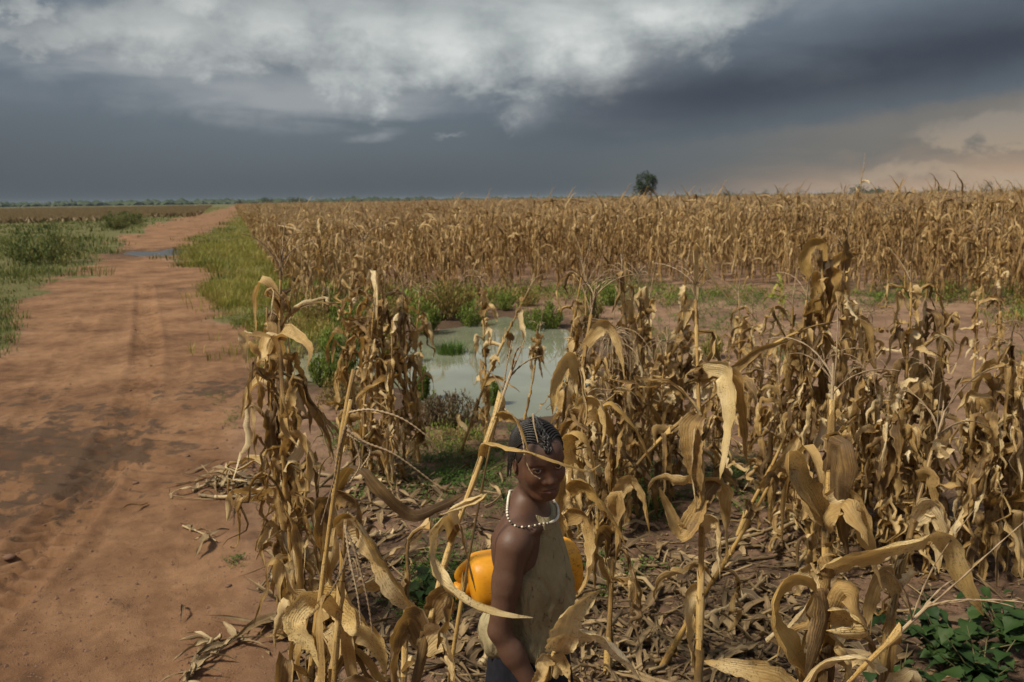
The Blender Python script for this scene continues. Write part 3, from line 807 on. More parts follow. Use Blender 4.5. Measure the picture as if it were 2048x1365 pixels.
def shred(mb, P, wd, hint, rng):
    """a leaf split lengthwise into drooping strips"""
    k = rng.choice([2, 2, 3]); n = len(P); t = np.linspace(0, 1, n)
    for j in range(k):
        o = np.array((rng.gauss(0, 1), rng.gauss(0, 1), rng.gauss(0, .4))); o /= np.linalg.norm(o)
        wig = np.array([[rng.gauss(0, 1) for _ in range(3)] for _ in range(n)]) * .008
        Q = P + (o[None] * .16 * rng.uniform(.3, 1) + wig / .1) * (np.clip(t - .18, 0, 1) ** 1.2)[:, None] * .55
        m = n if j == 0 else max(6, int(n * rng.uniform(.6, 1))); Q = Q[:m].copy(); Q[:, 2] = np.maximum(Q[:, 2], .02)
        c = rng.uniform(.4, 1.6)
        mb.add(**ribbon(Q, wd / k * rng.uniform(.8, 1.3), hint, rng.uniform(-.4, .4) + (j - 1) * .5, rng.uniform(-3.5, 3.5), c, c + rng.uniform(0, 1.6), .2, rng, 3, 20, base=.8, frac=.2, crum=.4, notch=.5))
N_LEAF = [0]
def maize(base, top, label, seed, nleaf=10, L=0.62, wd=0.074, tassel='up', r0=0.012, styles=None, lo=0.12, hi=0.97, ears=0, leaves_px=(), group='dried maize plants standing near the girl', tassel_kw=None, mat='leaf', phi0=None, hints=True):
    """a near maize plant; base and top in world coordinates"""
    rng = random.Random(seed * 7919 + 13)
    base = np.asarray(base, float); base = np.array((base[0], base[1], zat(base[0], base[1])))
    root = empty('maize_plant', tuple(base), label, 'maize plant', group)
    top = np.asarray(top, float) - base
    path = stalk_path(top, rng) if top.ndim == 1 else catmull(np.vstack([(0, 0, -.03), top]), 18)
    mb = MB(); stalk_mesh(mb, path, r0, r0 * .38, rng, nodes=max(6, int(np.linalg.norm(path[-1]) / .17)))
    link('stalk', mb.mesh('stalk', M['stalk']), root)
    hgt = path[-1][2]
    styles = styles or ['hang'] * 6 + ['wrap'] * 4 + ['arch'] + ['kink']
    nleaf = int(nleaf * 2.25 + .5)
    ph = rng.uniform(0, 6.28) if phi0 is None else phi0
    for i in range(nleaf):
        f = lo + (hi - lo) * ((i + rng.uniform(.1, .9)) / nleaf)
        p = at_path(path, f)
        phi = ph + i * PI + rng.uniform(-.9, .9)
        s = rng.choice(styles); short = rng.random() < .55
        if short: s = rng.choice(['kink', 'kink', 'arch', 'erect', 'wrap', 'hang', 'hang'])
        l = L * (rng.uniform(.28, .62) if short else rng.uniform(.6, 1.1)) * (1.0 if f < .85 else .8)
        if s in ('hang', 'wrap', 'kink', 'arch'): l = min(l, p[2] * 1.05 + .25)
        P = leaf_path(p, phi, l, s, rng, 9 if short else 13, 1.9 if short else 1.2)
        mb = MB()
        c = rng.uniform(.2, .9)
        if not short and rng.random() < .42:
            shred(mb, P, wd * rng.uniform(.8, 1.3), (math.cos(phi) * .4, math.sin(phi) * .4, 1), rng)
            link('leaf', mb.mesh('leaf', M[mat]), root); N_LEAF[0] += 1
            continue
        mb.add(**ribbon(P, wd * rng.uniform(.5, 1.25), (math.cos(phi) * .4, math.sin(phi) * .4, 1) if s != 'wrap' else (math.cos(phi), math.sin(phi), .3),
                        rng.uniform(-.6, .6), rng.uniform(-2.8, 2.8), c, c + rng.uniform(0, 1.5), rng.uniform(.1, .35), rng, 4, 20, frac=.16, crum=rng.uniform(.2, .5)))
        link('leaf', mb.mesh('leaf', M[mat]), root); N_LEAF[0] += 1
    for lp in leaves_px:
        pts = np.array([W(*q) for q in lp['p']]) - base
        mb = MB(); mb.add(**ribbon(pts, lp.get('w', .06), lp.get('h', (0, -1, .5)), lp.get('t0', 0), lp.get('t1', 0), lp.get('c0', .5), lp.get('c1', .9), lp.get('wav', .14), rng, 6, lp.get('n', 30), lp.get('b', .6), crum=lp.get('cr', .22), notch=.16))
        link('leaf', mb.mesh('leaf', M[lp.get('m', 'leaf')]), root); N_LEAF[0] += 1
    if tassel is None and rng.random() < .5: tassel = rng.choice(['up', 'droop', 'bare'])
    if tassel == 'none': tassel = None
    if tassel:
        d = path[-1] - path[-3]
        kw = dict(up=dict(nb=8, droop=.55), droop=dict(nb=10, droop=1.5, spread=.9), broom=dict(nb=64, droop=1.7, L=.32, spread=1.3, rad=.0036), spike=dict(nb=2, droop=.2, L=.3), bare=dict(nb=4, droop=.9))[tassel]
        kw = dict(kw); kw.update(tassel_kw or {})
        mb = MB(); tassel_mesh(mb, path[-1], d, rng, **kw)
        link('tassel', mb.mesh('tassel', M['tassel']), root)
    for e in range(ears):
        p = at_path(path, rng.uniform(.4, .62)); a = rng.uniform(0, 6.28)
        mb = MB(); ear_mesh(mb, p, np.array((math.cos(a) * .6, math.sin(a) * .6, rng.choice([-.8, .5]))), rng)
        link('ear', mb.mesh('ear', M['leaf']), root)
    return root
def maize_px(bx, by, tx, ty, label, seed, depth_off=0.0, **kw):
    b = G(bx, by); return maize(b, atdist(tx, ty, b + np.array((0, depth_off, 0))), label, seed, **kw)

# ------------------------------------------------------------------ the standing field behind
E0, E1 = G(540, 520), G(620, 640)
EDGE_S = (E1[0] - E0[0]) / (E1[1] - E0[1])
def edge_x(y): return E0[0] + (y - E0[1]) * EDGE_S
FRONT = [G(*p) for p in [(560, 655), (640, 640), (700, 622), (800, 606), (1000, 588), (1250, 574), (1500, 574), (1700, 588), (1900, 600), (2100, 628), (2400, 650)]]
FA = np.array([math.atan2(p[0], p[1]) for p in FRONT]); FD = np.array([math.hypot(p[0], p[1]) for p in FRONT])
def field_variants():
    out = []
    for k in range(9):
        rng = random.Random(100 + k)
        H = rng.uniform(1.45, 1.78)
        path = stalk_path((rng.uniform(-.14, .14), rng.uniform(-.14, .14), H), rng, .03, 8)
        a = MB(); stalk_mesh(a, path, .011, .004, rng, 5, 5, False)
        b = MB(); ph = rng.uniform(0, 6)
        nl = 17
        for i in range(nl):
            f = .10 + .88 * (i + rng.random()) / nl
            p = at_path(path, f); phi = ph + i * PI + rng.uniform(-1.1, 1.1)
            s = rng.choice(['hang'] * 6 + ['wrap'] * 2 + ['arch', 'kink', 'erect'])
            l = min(rng.uniform(.36, .68), p[2] + .2)
            P = leaf_path(p, phi, l, s, rng, 8); c = rng.uniform(.3, 1.1)
            b.add(**ribbon(P, .066 * rng.uniform(.6, 1.2), (math.cos(phi), math.sin(phi), .6), rng.uniform(-.5, .5), rng.uniform(-2.5, 2.5), c, c + .8, .2, rng, 2, 9))
        if rng.random() < .7:
            q = at_path(path, rng.uniform(.4, .6)); an = rng.uniform(0, 6.28)
            e = MB(); ear_mesh(b, q, np.array((math.cos(an) * .6, math.sin(an) * .6, rng.choice([-.8, .5]))), rng)
        c = MB(); tassel_mesh(c, path[-1], path[-1] - path[-3], rng, rng.choice([5, 7, 8]), .21, rng.uniform(.4, 1.3), 3, 6, .0024, .9)
        out.append((a.mesh('field_stalk', M['stalk']), b.mesh('field_leaves', M['leaf_field']), c.mesh('field_tassel', M['tassel'])))
    return out
VAR = field_variants()
def field_points():
    rng = np.random.default_rng(4)
    dirv = np.array((EDGE_S, 1.0)); dirv /= np.linalg.norm(dirv); nrm = np.array((dirv[1], -dirv[0]))
    o = np.array((edge_x(0.0), 0.0))
    rows = np.arange(0, 330); pts = []
    for r in rows:
        s = np.arange(5, 330, 0.34)
        keepp = rng.random(len(s))
        s = s + rng.uniform(-.12, .12, len(s)); off = 0.72 * r + rng.normal(0, .06, len(s))
        p = o + s[:, None] * dirv + off[:, None] * nrm
        d = np.hypot(p[:, 0], p[:, 1])
        a = np.arctan2(p[:, 0], p[:, 1])
        thin = np.clip(np.interp(d, [0, 24, 45, 90, 180, 330], [.86, .9, .75, .42, .26, .2]), 0, 1)
        k = (keepp < thin) & (a > -0.62) & (a < 0.80) & (p[:, 1] > 4)
        k &= d > np.interp(a, FA, FD) + 2.6 * (vnoise(p[:, 0] * .7, p[:, 1] * .7, 31) - .70) * rng.random(len(s)) ** .5
        k &= (fbm(p[:, 0] * .35, p[:, 1] * .35, 3, 77) > -0.20) | (d < np.interp(a, FA, FD) + 6)
        # thinner stand close to the corner by the road
        pts.append(p[k])
    return np.concatenate(pts)
FP = field_points()
_d = np.hypot(FP[:, 0], FP[:, 1]); _a = np.arctan2(FP[:, 0], FP[:, 1])
_inv = (_a > -0.36) & (_a < 0.60)
_score = np.where(_inv, (_d - np.interp(_a, FA, FD)) + 0.12 * _d, 1e9)
_order = np.argsort(_score)
N_IND = 208
frng = random.Random(77)
_pz = zats(FP[:, 0], FP[:, 1])
zones = [(-0.36, -0.16, 'standing at the corner of the field by the grassy verge'), (-0.16, 0.04, 'in the front rows straight behind the pond'),
         (0.04, 0.27, 'in the front rows behind the bare red soil clearing'), (0.27, 0.70, 'in the front rows behind the weedy right end of the clearing')]
FIRST = {}
for i in _order[:N_IND]:
    v = frng.randrange(9); s = frng.uniform(.80, 1.0) * (1 + .22 * _a[i])
    z = [q for q in zones if q[0] <= _a[i] < q[1]][0][2]
    tall = 'tall dried maize plant ' if s > .95 else ('short dried maize plant ' if s < .86 else 'dried maize plant ')
    root = empty('maize_plant', (FP[i, 0], FP[i, 1], _pz[i]), tall + z, 'maize plant', 'front rows of the standing maize field: ' + tall + z)
    root.rotation_euler = (0, 0, frng.uniform(0, 6.28)); root.scale = (s, s, s)
    for nm, me in zip(('stalk', 'leaves', 'tassel'), VAR[v]):
        c = link(nm, me, root)
        if nm == 'leaves': c['kind'] = 'stuff'
        FIRST.setdefault((v, nm), c)
def field_stuff(name, P, zz, scale_lo, scale_hi, label, seed):
    rng = np.random.default_rng(seed)
    mb = MB(); mb.add(np.c_[P, zz])
    me = mb.mesh(name, [])
    for an, arr in (('variant', rng.integers(0, 9, len(P)).astype(np.float32)), ('turn', rng.uniform(0, 6.28, len(P)).astype(np.float32)), ('size', (rng.uniform(scale_lo, scale_hi, len(P)) * (1 + .22 * np.arctan2(P[:, 0], P[:, 1])) * (1 + .30 * fbm(P[:, 0] * .22, P[:, 1] * .22, 3, 71))).astype(np.float32))):
        me.attributes.new(an, 'FLOAT', 'POINT').data.foreach_set('value', arr)
    o = link(name, me)
    ng = bpy.data.node_groups.new(name, 'GeometryNodeTree')
    ng.interface.new_socket('Geometry', in_out='INPUT', socket_type='NodeSocketGeometry')
    ng.interface.new_socket('Geometry', in_out='OUTPUT', socket_type='NodeSocketGeometry')
    N, Lk = ng.nodes, ng.links
    gi = N.new('NodeGroupInput'); go = N.new('NodeGroupOutput'); ja = N.new('GeometryNodeJoinGeometry')
    def attr(nm):
        a = N.new('GeometryNodeInputNamedAttribute'); a.data_type = 'FLOAT'; a.inputs[0].default_value = nm; return a.outputs[0]
    av, at_, asz = attr('variant'), attr('turn'), attr('size')
    cx = N.new('ShaderNodeCombineXYZ'); Lk.new(at_, cx.inputs[2])
    for v in range(9):
        j = N.new('GeometryNodeJoinGeometry')
        for nm in ('stalk', 'leaves', 'tassel'):
            if (v, nm) not in FIRST: continue
            oi = N.new('GeometryNodeObjectInfo'); oi.transform_space = 'ORIGINAL'; oi.inputs['Object'].default_value = FIRST[(v, nm)]
            Lk.new(oi.outputs['Geometry'], j.inputs[0])
        cmp = N.new('FunctionNodeCompare'); cmp.data_type = 'FLOAT'; cmp.operation = 'EQUAL'
        Lk.new(av, cmp.inputs[0]); cmp.inputs[1].default_value = float(v); cmp.inputs['Epsilon'].default_value = 0.1
        ip = N.new('GeometryNodeInstanceOnPoints')
        Lk.new(gi.outputs[0], ip.inputs['Points']); Lk.new(cmp.outputs[0], ip.inputs['Selection']); Lk.new(j.outputs[0], ip.inputs['Instance'])
        Lk.new(cx.outputs[0], ip.inputs['Rotation']); Lk.new(asz, ip.inputs['Scale'])
        Lk.new(ip.outputs[0], ja.inputs[0])
    Lk.new(ja.outputs[0], go.inputs[0])
    md = o.modifiers.new('plants', 'NODES'); md.node_group = ng
    return tag(o, label, 'maize field', kind='stuff')
_rest = _order[N_IND:]
field_stuff('maize_field', FP[_rest], _pz[_rest], .80, 1.0, 'dense dried maize field stretching to the horizon beyond the front rows', 8)
# brown crop beyond the weeds on the far side of the road
def crop_left():
    rng = np.random.default_rng(12)
    n = 26000
    a = rng.uniform(-1.05, -0.30, n); d = np.exp(rng.uniform(math.log(80), math.log(520), n))
    x, y = d * np.sin(a), d * np.cos(a)
    lim = np.interp(y, [40, 80, 130, 300, 600], [-27, -35, -50, -112, -220])
    k = (x < lim) & (d > 80 + 26 * vnoise(x * .08, y * .08, 3) + 25 * (a > -.45))
    x, y = x[k], y[k]
    mb = MB(); r2 = random.Random(3)
    for xx, yy in zip(x, y):
        h = r2.uniform(.5, .95)
        for _ in range(3):
            an = r2.uniform(0, 6.28); ln = r2.uniform(.05, .4); wd = r2.uniform(.03, .08) * (1 + yy / 150)
            c, s = math.cos(an), math.sin(an)
            mb.add([(xx - wd, yy, 0), (xx + wd, yy, 0), (xx + c * ln + wd * .8, yy + s * ln, h * .7), (xx + c * ln - wd * .8, yy + s * ln, h * .7), (xx + c * ln * 1.6, yy + s * ln, h)], [(0, 1, 2, 3)], [(3, 2, 4)])
    tag(link('brown_crop', mb.mesh('brown_crop', M['crop_left'], False)), 'low reddish brown crop covering the plain left of the road', 'crop', kind='stuff')
crop_left()

# ------------------------------------------------------------------ near maize, one by one
NEAR = [
 # base px, top px, label, options
 (603, 1296, 560, 560, 'tallest shaggy dried maize plant at the road edge, thickly hung with curled leaves', dict(nleaf=20, L=.6, wd=.058, tassel='up', lo=.08, r0=.013)),
 (588, 1245, 535, 615, 'shaggy maize plant leaning over the dirt road with an outward curling leaf', dict(nleaf=15, L=.6, tassel=None)),
 (610, 1255, 578, 690, 'shorter bleached maize plant tucked against the shaggy road edge plant', dict(nleaf=15, L=.52, tassel='bare')),
 (655, 650, 640, 425, 'lone field corner maize plant wrapped in hanging leaves beside the verge grass', dict(nleaf=15, L=.6, tassel='spike')),
 (708, 935, 706, 560, 'ragged brown maize plant on the near left bank of the pond', dict(nleaf=14, L=.5, tassel='spike')),
 (742, 945, 726, 500, 'tall slender maize plant, tallest of the clump left of the pond', dict(nleaf=17, L=.52, tassel='up')),
 (768, 952, 762, 560, 'maize plant with downward wrapped leaves inside the clump left of the pond', dict(nleaf=14, L=.5, tassel=None)),
 (806, 950, 806, 590, 'maize plant with a spread tassel and arched pale leaf before the pond', dict(nleaf=13, L=.5, tassel='up', ears=1)),
 (838, 925, 838, 600, 'maize plant with long drooping leaf ribbons before the milky water', dict(nleaf=10, L=.55, tassel='droop')),
 (972, 888, 962, 575, 'maize plant with a curling tassel standing in front of mid pond', dict(nleaf=8, L=.5, tassel='droop')),
 (920, 905, 1055, 585, 'slanting maize stalk crossing the pond with a long bowed tassel', dict(nleaf=5, L=.4, tassel='bare')),
 (1046, 850, 1078, 670, 'bare grey stalk with one shrivelled leaf bunch against the milky water', dict(nleaf=6, L=.3, tassel='bare', lo=.72, r0=.010)),
 (1098, 985, 1165, 545, 'yellow maize stalk leaning right with a long pointed tip above the pond edge', dict(nleaf=6, L=.5, tassel='spike')),
 (1140, 1020, 1150, 640, 'golden maize plant standing close behind the girl and her can', dict(nleaf=14, L=.55, wd=.07, tassel=None)),
 (1176, 1010, 1172, 590, 'golden maize plant with folded leaves on the pond bank behind the girl', dict(nleaf=13, L=.52, tassel='up')),
 (1212, 1030, 1225, 700, 'bent maize plant with a bushy broom tassel drooping to the right', dict(nleaf=11, L=.5, tassel='broom')),
 (1240, 985, 1246, 560, 'maize plant with an angular folded top leaf right of the broom tassel', dict(nleaf=13, L=.55, tassel=None)),
 (1268, 965, 1280, 575, 'maize plant with dark curled leaves beside the angular one', dict(nleaf=13, L=.5, tassel='bare')),
 (1304, 930, 1300, 600, 'maize plant with a long pale ribbon hanging at the edge of the red clearing', dict(nleaf=11, L=.6, tassel='spike')),
 (1322, 890, 1322, 720, 'short maize stump with one broad brown hanging leaf on the red clearing', dict(nleaf=5, L=.4, tassel=None)),
 (1376, 960, 1366, 625, 'brown maize plant behind the tall tasselled stalk in mid field', dict(nleaf=13, L=.48, tassel=None, ears=1)),
 (1362, 800, 1372, 545, 'thin maize plant with small dark leaves at the far side of the clearing', dict(nleaf=9, L=.42, tassel='bare')),
 (1432, 985, 1440, 745, 'low maize plant with a fan of pale arched leaves in mid field', dict(nleaf=11, L=.6, wd=.075, tassel=None, styles=['hang', 'arch', 'kink'])),
 (1480, 870, 1478, 600, 'maize plant with a bare upright tassel spike over the red clearing', dict(nleaf=10, L=.45, tassel='spike')),
 (1500, 850, 1505, 640, 'maize plant with wispy curled tassel beside the bare upright spike', dict(nleaf=11, L=.42, tassel='droop')),
 (1592, 985, 1585, 620, 'maize plant at the outer edge of the dense clump on the right', dict(nleaf=14, L=.5, tassel=None)),
 (1618, 1075, 1612, 600, 'shaggy maize plant inside the dense clump with wide pale leaves', dict(nleaf=16, L=.58, wd=.075, tassel='bare')),
 (1646, 1060, 1642, 505, 'tallest maize plant of the dense clump with a bright folded leaf on top', dict(leaves_px=[dict(p=[(1646, 580, 4.6), (1606, 530, 4.6), (1622, 488, 4.58), (1642, 488, 4.57), (1648, 520, 4.57), (1645, 560, 4.57)], w=.085, m='leaf_gold'), dict(p=[(1640, 640, 4.6), (1632, 560, 4.58), (1650, 545, 4.55), (1672, 552, 4.54), (1662, 600, 4.53), (1640, 640, 4.53)], w=.10, m='leaf_gold'), dict(p=[(1640, 690, 4.6), (1655, 610, 4.58), (1690, 600, 4.55), (1718, 625, 4.53)], w=.07, m='leaf_gold')], nleaf=14, L=.58, wd=.07, tassel=None)),
 (1676, 1085, 1690, 520, 'maize plant with two bright flag leaves high over the dense clump', dict(leaves_px=[dict(p=[(1688, 590, 4.6), (1658, 548, 4.58), (1675, 515, 4.57), (1692, 513, 4.56), (1692, 545, 4.55), (1688, 580, 4.55)], w=.07, m='leaf_gold'), dict(p=[(1688, 700, 4.6), (1700, 640, 4.55), (1735, 650, 4.53), (1745, 720, 4.53)], w=.07)], nleaf=14, L=.55, wd=.07, tassel='bare')),
 (1700, 1010, 1712, 610, 'dark leaved maize plant at the inner side of the dense clump', dict(nleaf=13, L=.5, tassel=None)),
 (1738, 960, 1745, 650, 'thin dark maize plant standing between two dense clumps', dict(nleaf=9, L=.48, tassel='droop')),
 (1770, 1090, 1752, 740, 'leaning maize plant with long twisted leaves before the second clump', dict(nleaf=13, L=.55, tassel=None)),
 (1800, 1060, 1822, 565, 'tall brown maize plant wrapped in broad upright leaves in the second clump', dict(nleaf=17, L=.55, wd=.075, tassel='spike')),
 (1838, 1050, 1850, 600, 'maize plant with dark blotched leaves at the outer side of the second clump', dict(nleaf=15, L=.52, wd=.07, tassel=None)),
 (1816, 1140, 1795, 790, 'short crumpled maize plant at the foot of the second clump', dict(nleaf=13, L=.45, tassel=None)),
 (1868, 1035, 1880, 700, 'yellow ribbed maize plant just beyond the second clump', dict(nleaf=12, L=.48, tassel='bare')),
 (1946, 760, 1955, 475, 'slim upright maize plant alone on the red soil before the field', dict(nleaf=13, L=.42, tassel='up')),
 (1996, 735, 2004, 455, 'slim maize plant near the right border with a yellow green top leaf', dict(nleaf=12, L=.42, tassel='droop')),
 (1920, 1150, 1935, 800, 'dark drooping maize plant above the green leafy weed', dict(nleaf=14, L=.5, tassel=None)),
 (1962, 1165, 1990, 745, 'big maize plant at the right border with arching dark leaves', dict(nleaf=16, L=.6, wd=.07, tassel=None)),
 (2012, 1150, 2024, 720, 'maize plant cut by the right border with a horizontal broken leaf', dict(nleaf=15, L=.58, wd=.07, tassel='bare')),
 (2052, 1080, 2050, 690, 'dark maize plant mostly outside the right border', dict(nleaf=13, L=.55, tassel=None)),
 (1566, 640, 1560, 555, 'low maize plant with fresh yellow green leaves on the red clearing', dict(nleaf=7, L=.4, tassel=None, mat='green_leaf', styles=['hang', 'arch'])),
 (1690, 592, 1724, 352, 'tall maize plant topped by a broken tassel sticking up over the horizon on the right', dict(nleaf=7, L=.45, tassel='spike', r0=.011, tassel_kw=dict(L=.35, rad=.006))),
 (1340, 1010, 1345, 800, 'small maize stump with split leaves behind the ground weeds', dict(nleaf=8, L=.4, tassel=None)),
 (1560, 900, 1552, 700, 'small brown maize plant left of the dense clump', dict(nleaf=10, L=.42, tassel='bare')),
 (725, 962, 748, 625, 'maize plant leaning right at the front of the clump left of the pond', dict(nleaf=10, L=.45, tassel=None)),
 (787, 968, 786, 645, 'maize plant with split leaves at the foot of the clump left of the pond', dict(nleaf=10, L=.45, tassel=None)),
 (1160, 1065, 1192, 725, 'golden maize plant leaning right beside the girl\'s shoulder', dict(nleaf=10, L=.5, tassel='none')),
 (1196, 1085, 1186, 765, 'short golden maize plant between the girl and the broom tassel', dict(nleaf=10, L=.45, tassel='none')),
 (1256, 1045, 1262, 745, 'maize plant with wide split leaves below the angular leaf plant', dict(nleaf=11, L=.48, tassel='bare')),
 (1324, 1002, 1332, 705, 'maize plant with thin hanging strips at the rim of the clearing', dict(nleaf=10, L=.48, tassel='droop')),
 (1530, 1005, 1520, 785, 'small maize plant left of the slanting split stalk', dict(nleaf=9, L=.42, tassel='none')),
 (1576, 1065, 1560, 770, 'maize plant with bent leaves at the front left of the dense clump', dict(nleaf=11, L=.5, tassel='bare')),
 (1632, 1145, 1626, 805, 'short leafy maize plant at the front of the dense clump', dict(nleaf=12, L=.48, tassel='none')),
 (1664, 1130, 1672, 785, 'short maize plant crowding the thick stalk on the right', dict(nleaf=11, L=.48, tassel='none')),
 (1722, 1095, 1726, 765, 'maize plant filling the gap before the thin dark one', dict(nleaf=11, L=.48, tassel=None)),
 (1786, 1135, 1776, 810, 'low maize plant with dark split leaves left of the crumpled one', dict(nleaf=11, L=.46, tassel='none')),
 (1852, 1115, 1862, 785, 'maize plant with long pale strips right of the crumpled one', dict(nleaf=11, L=.48, tassel='bare')),
 (1985, 1095, 1976, 800, 'ragged maize plant behind the big one at the right border', dict(nleaf=12, L=.5, tassel='none')),
]
for i, (bx, by, tx, ty, lab, kw) in enumerate(NEAR):
    maize_px(bx, by, tx, ty, lab, i + 1, **kw)

# ------------------------------------------------------------------ maize plants right before the camera
def hero(label, seed, path_px, leaves, **kw):
    P = np.array([W(*q) for q in path_px])
    b = P[0] + (P[0] - P[1]) * (P[0][2] / max(P[1][2] - P[0][2], 1e-3)) if P[0][2] > 0.02 else P[0]
    b = np.array((b[0], b[1], 0))
    z = zat(b[0], b[1])
    root = maize(b, np.vstack([P]), label, seed, leaves_px=leaves, **kw)
    return root
L_ = lambda p, w=.06, **k: dict(p=p, w=w * (1.3 if w > .039 else 1.0), **k)
hero('yellow maize stalk beside the road edge with huge hanging leaves', 323,
     [(640, 1480, 2.1), (646, 1300, 2.12), (655, 1160, 2.16), (668, 1000, 2.2), (688, 840, 2.26), (708, 740, 2.3)],
     [L_([(680, 1065, 2.16), (700, 1038, 2.12), (735, 1070, 2.06), (778, 1140, 2.02), (815, 1200, 2.0), (850, 1265, 2.0)], .068, m='leaf_gold', t1=.5, c0=.9, c1=.5),
      L_([(678, 1075, 2.14), (715, 1060, 2.08), (752, 1110, 2.05), (790, 1180, 2.06), (835, 1235, 2.1)], .07, t0=.6, t1=-.4),
      L_([(646, 1190, 2.1), (680, 1205, 2.05), (725, 1250, 2.0), (762, 1300, 2.0), (772, 1350, 2.02)], .078, m='leaf_gold', t0=.3, t1=.6, c0=.5, c1=.8),
      L_([(645, 1200, 2.1), (610, 1210, 2.05), (586, 1250, 2.03), (620, 1285, 2.02), (640, 1340, 2.0)], .052, m='leaf_gold', t0=-.3, t1=1.2),
      L_([(672, 980, 2.18), (700, 935, 2.14), (730, 940, 2.1), (775, 990, 2.1), (825, 1030, 2.14), (880, 1012, 2.16), (935, 985, 2.15)], .045, t0=.9, t1=1.7, c0=.4),
      L_([(664, 1040, 2.16), (645, 1010, 2.16), (636, 1060, 2.13), (648, 1130, 2.12), (640, 1200, 2.1)], .06, t1=-1.0),
      L_([(668, 1010, 2.18), (690, 990, 2.14), (716, 1010, 2.12), (728, 1060, 2.1), (735, 1120, 2.12)], .055, t1=1.4),
      L_([(652, 1240, 2.1), (630, 1200, 2.12), (606, 1260, 2.12), (600, 1340, 2.12), (622, 1400, 2.1)], .045, t1=.9)],
     nleaf=6, L=.55, wd=.075, tassel='none', r0=.0165, lo=.3, hi=.6)
hero('leaning maize stalk whose long leaf crosses the girl\'s forehead', 302,
     [(800, 1480, 1.74), (836, 1345, 1.74), (866, 1220, 1.75), (900, 1090, 1.77), (948, 960, 1.80), (985, 850, 1.83), (1003, 800, 1.85)],
     [L_([(962, 912, 1.80), (972, 885, 1.78), (1020, 894, 1.74), (1065, 905, 1.72), (1110, 921, 1.72), (1150, 934, 1.74), (1178, 941, 1.76), (1202, 928, 1.77)], .028, m='leaf_gold', t0=.4, t1=.9, c0=1.3, c1=1.2, b=.9, wav=.08),
      L_([(990, 838, 1.84), (1015, 828, 1.80), (1038, 845, 1.77), (1052, 880, 1.75), (1060, 912, 1.74)], .034, m='leaf_gold', t0=.6, t1=.9, c0=.9),
      L_([(912, 1060, 1.76), (905, 1020, 1.74), (930, 1003, 1.72), (966, 990, 1.72), (958, 1000, 1.71), (900, 1022, 1.70), (880, 1030, 1.70)], .038, m='leaf_gold', t0=.5, t1=.3, c0=.6, wav=.05),
      L_([(905, 1072, 1.76), (890, 1040, 1.72), (868, 1070, 1.70), (866, 1130, 1.68), (884, 1165, 1.66), (935, 1205, 1.64), (1000, 1228, 1.64), (1066, 1236, 1.65)], .036, cr=.5, m='leaf_gold', t0=.2, t1=1.1, c0=.6, c1=.5, b=.8),
      L_([(898, 1085, 1.76), (920, 1050, 1.74), (930, 1090, 1.72), (945, 1150, 1.71), (952, 1185, 1.72)], .020, t0=.3, t1=.8),
      L_([(860, 1240, 1.75), (885, 1200, 1.74), (905, 1195, 1.72), (896, 1250, 1.70), (875, 1300, 1.70)], .055, t1=.7),
      L_([(850, 1290, 1.74), (825, 1240, 1.74), (795, 1260, 1.72), (782, 1330, 1.70), (790, 1400, 1.70)], .06, t1=-.8),
      L_([(846, 1300, 1.74), (880, 1270, 1.72), (905, 1310, 1.70), (910, 1380, 1.70)], .06, t1=.8)],
     nleaf=0, tassel='spike', tassel_kw=dict(nb=3, L=.13, droop=.6), r0=.0135)
hero('broken maize stump with one bright leaf standing before the girl\'s hand', 303,
     [(1060, 1480, 1.66), (1082, 1368, 1.66), (1108, 1312, 1.66), (1118, 1290, 1.66)],
     [L_([(1112, 1305, 1.65), (1128, 1265, 1.62), (1140, 1230, 1.60), (1165, 1205, 1.60), (1200, 1180, 1.61)], .058, m='leaf_gold', t0=.2, t1=.5, c0=.5, c1=.9, b=.7),
      L_([(1105, 1320, 1.65), (1085, 1325, 1.63), (1078, 1348, 1.62), (1060, 1380, 1.62)], .034, t0=.3, t1=.4),
      L_([(1118, 1300, 1.66), (1150, 1270, 1.64), (1200, 1275, 1.63), (1245, 1310, 1.64), (1285, 1365, 1.66)], .05, t0=.5, t1=1.2),
      L_([(1100, 1345, 1.66), (1130, 1320, 1.65), (1142, 1370, 1.64)], .04, t1=.8)],
     nleaf=0, tassel='none', r0=.014)
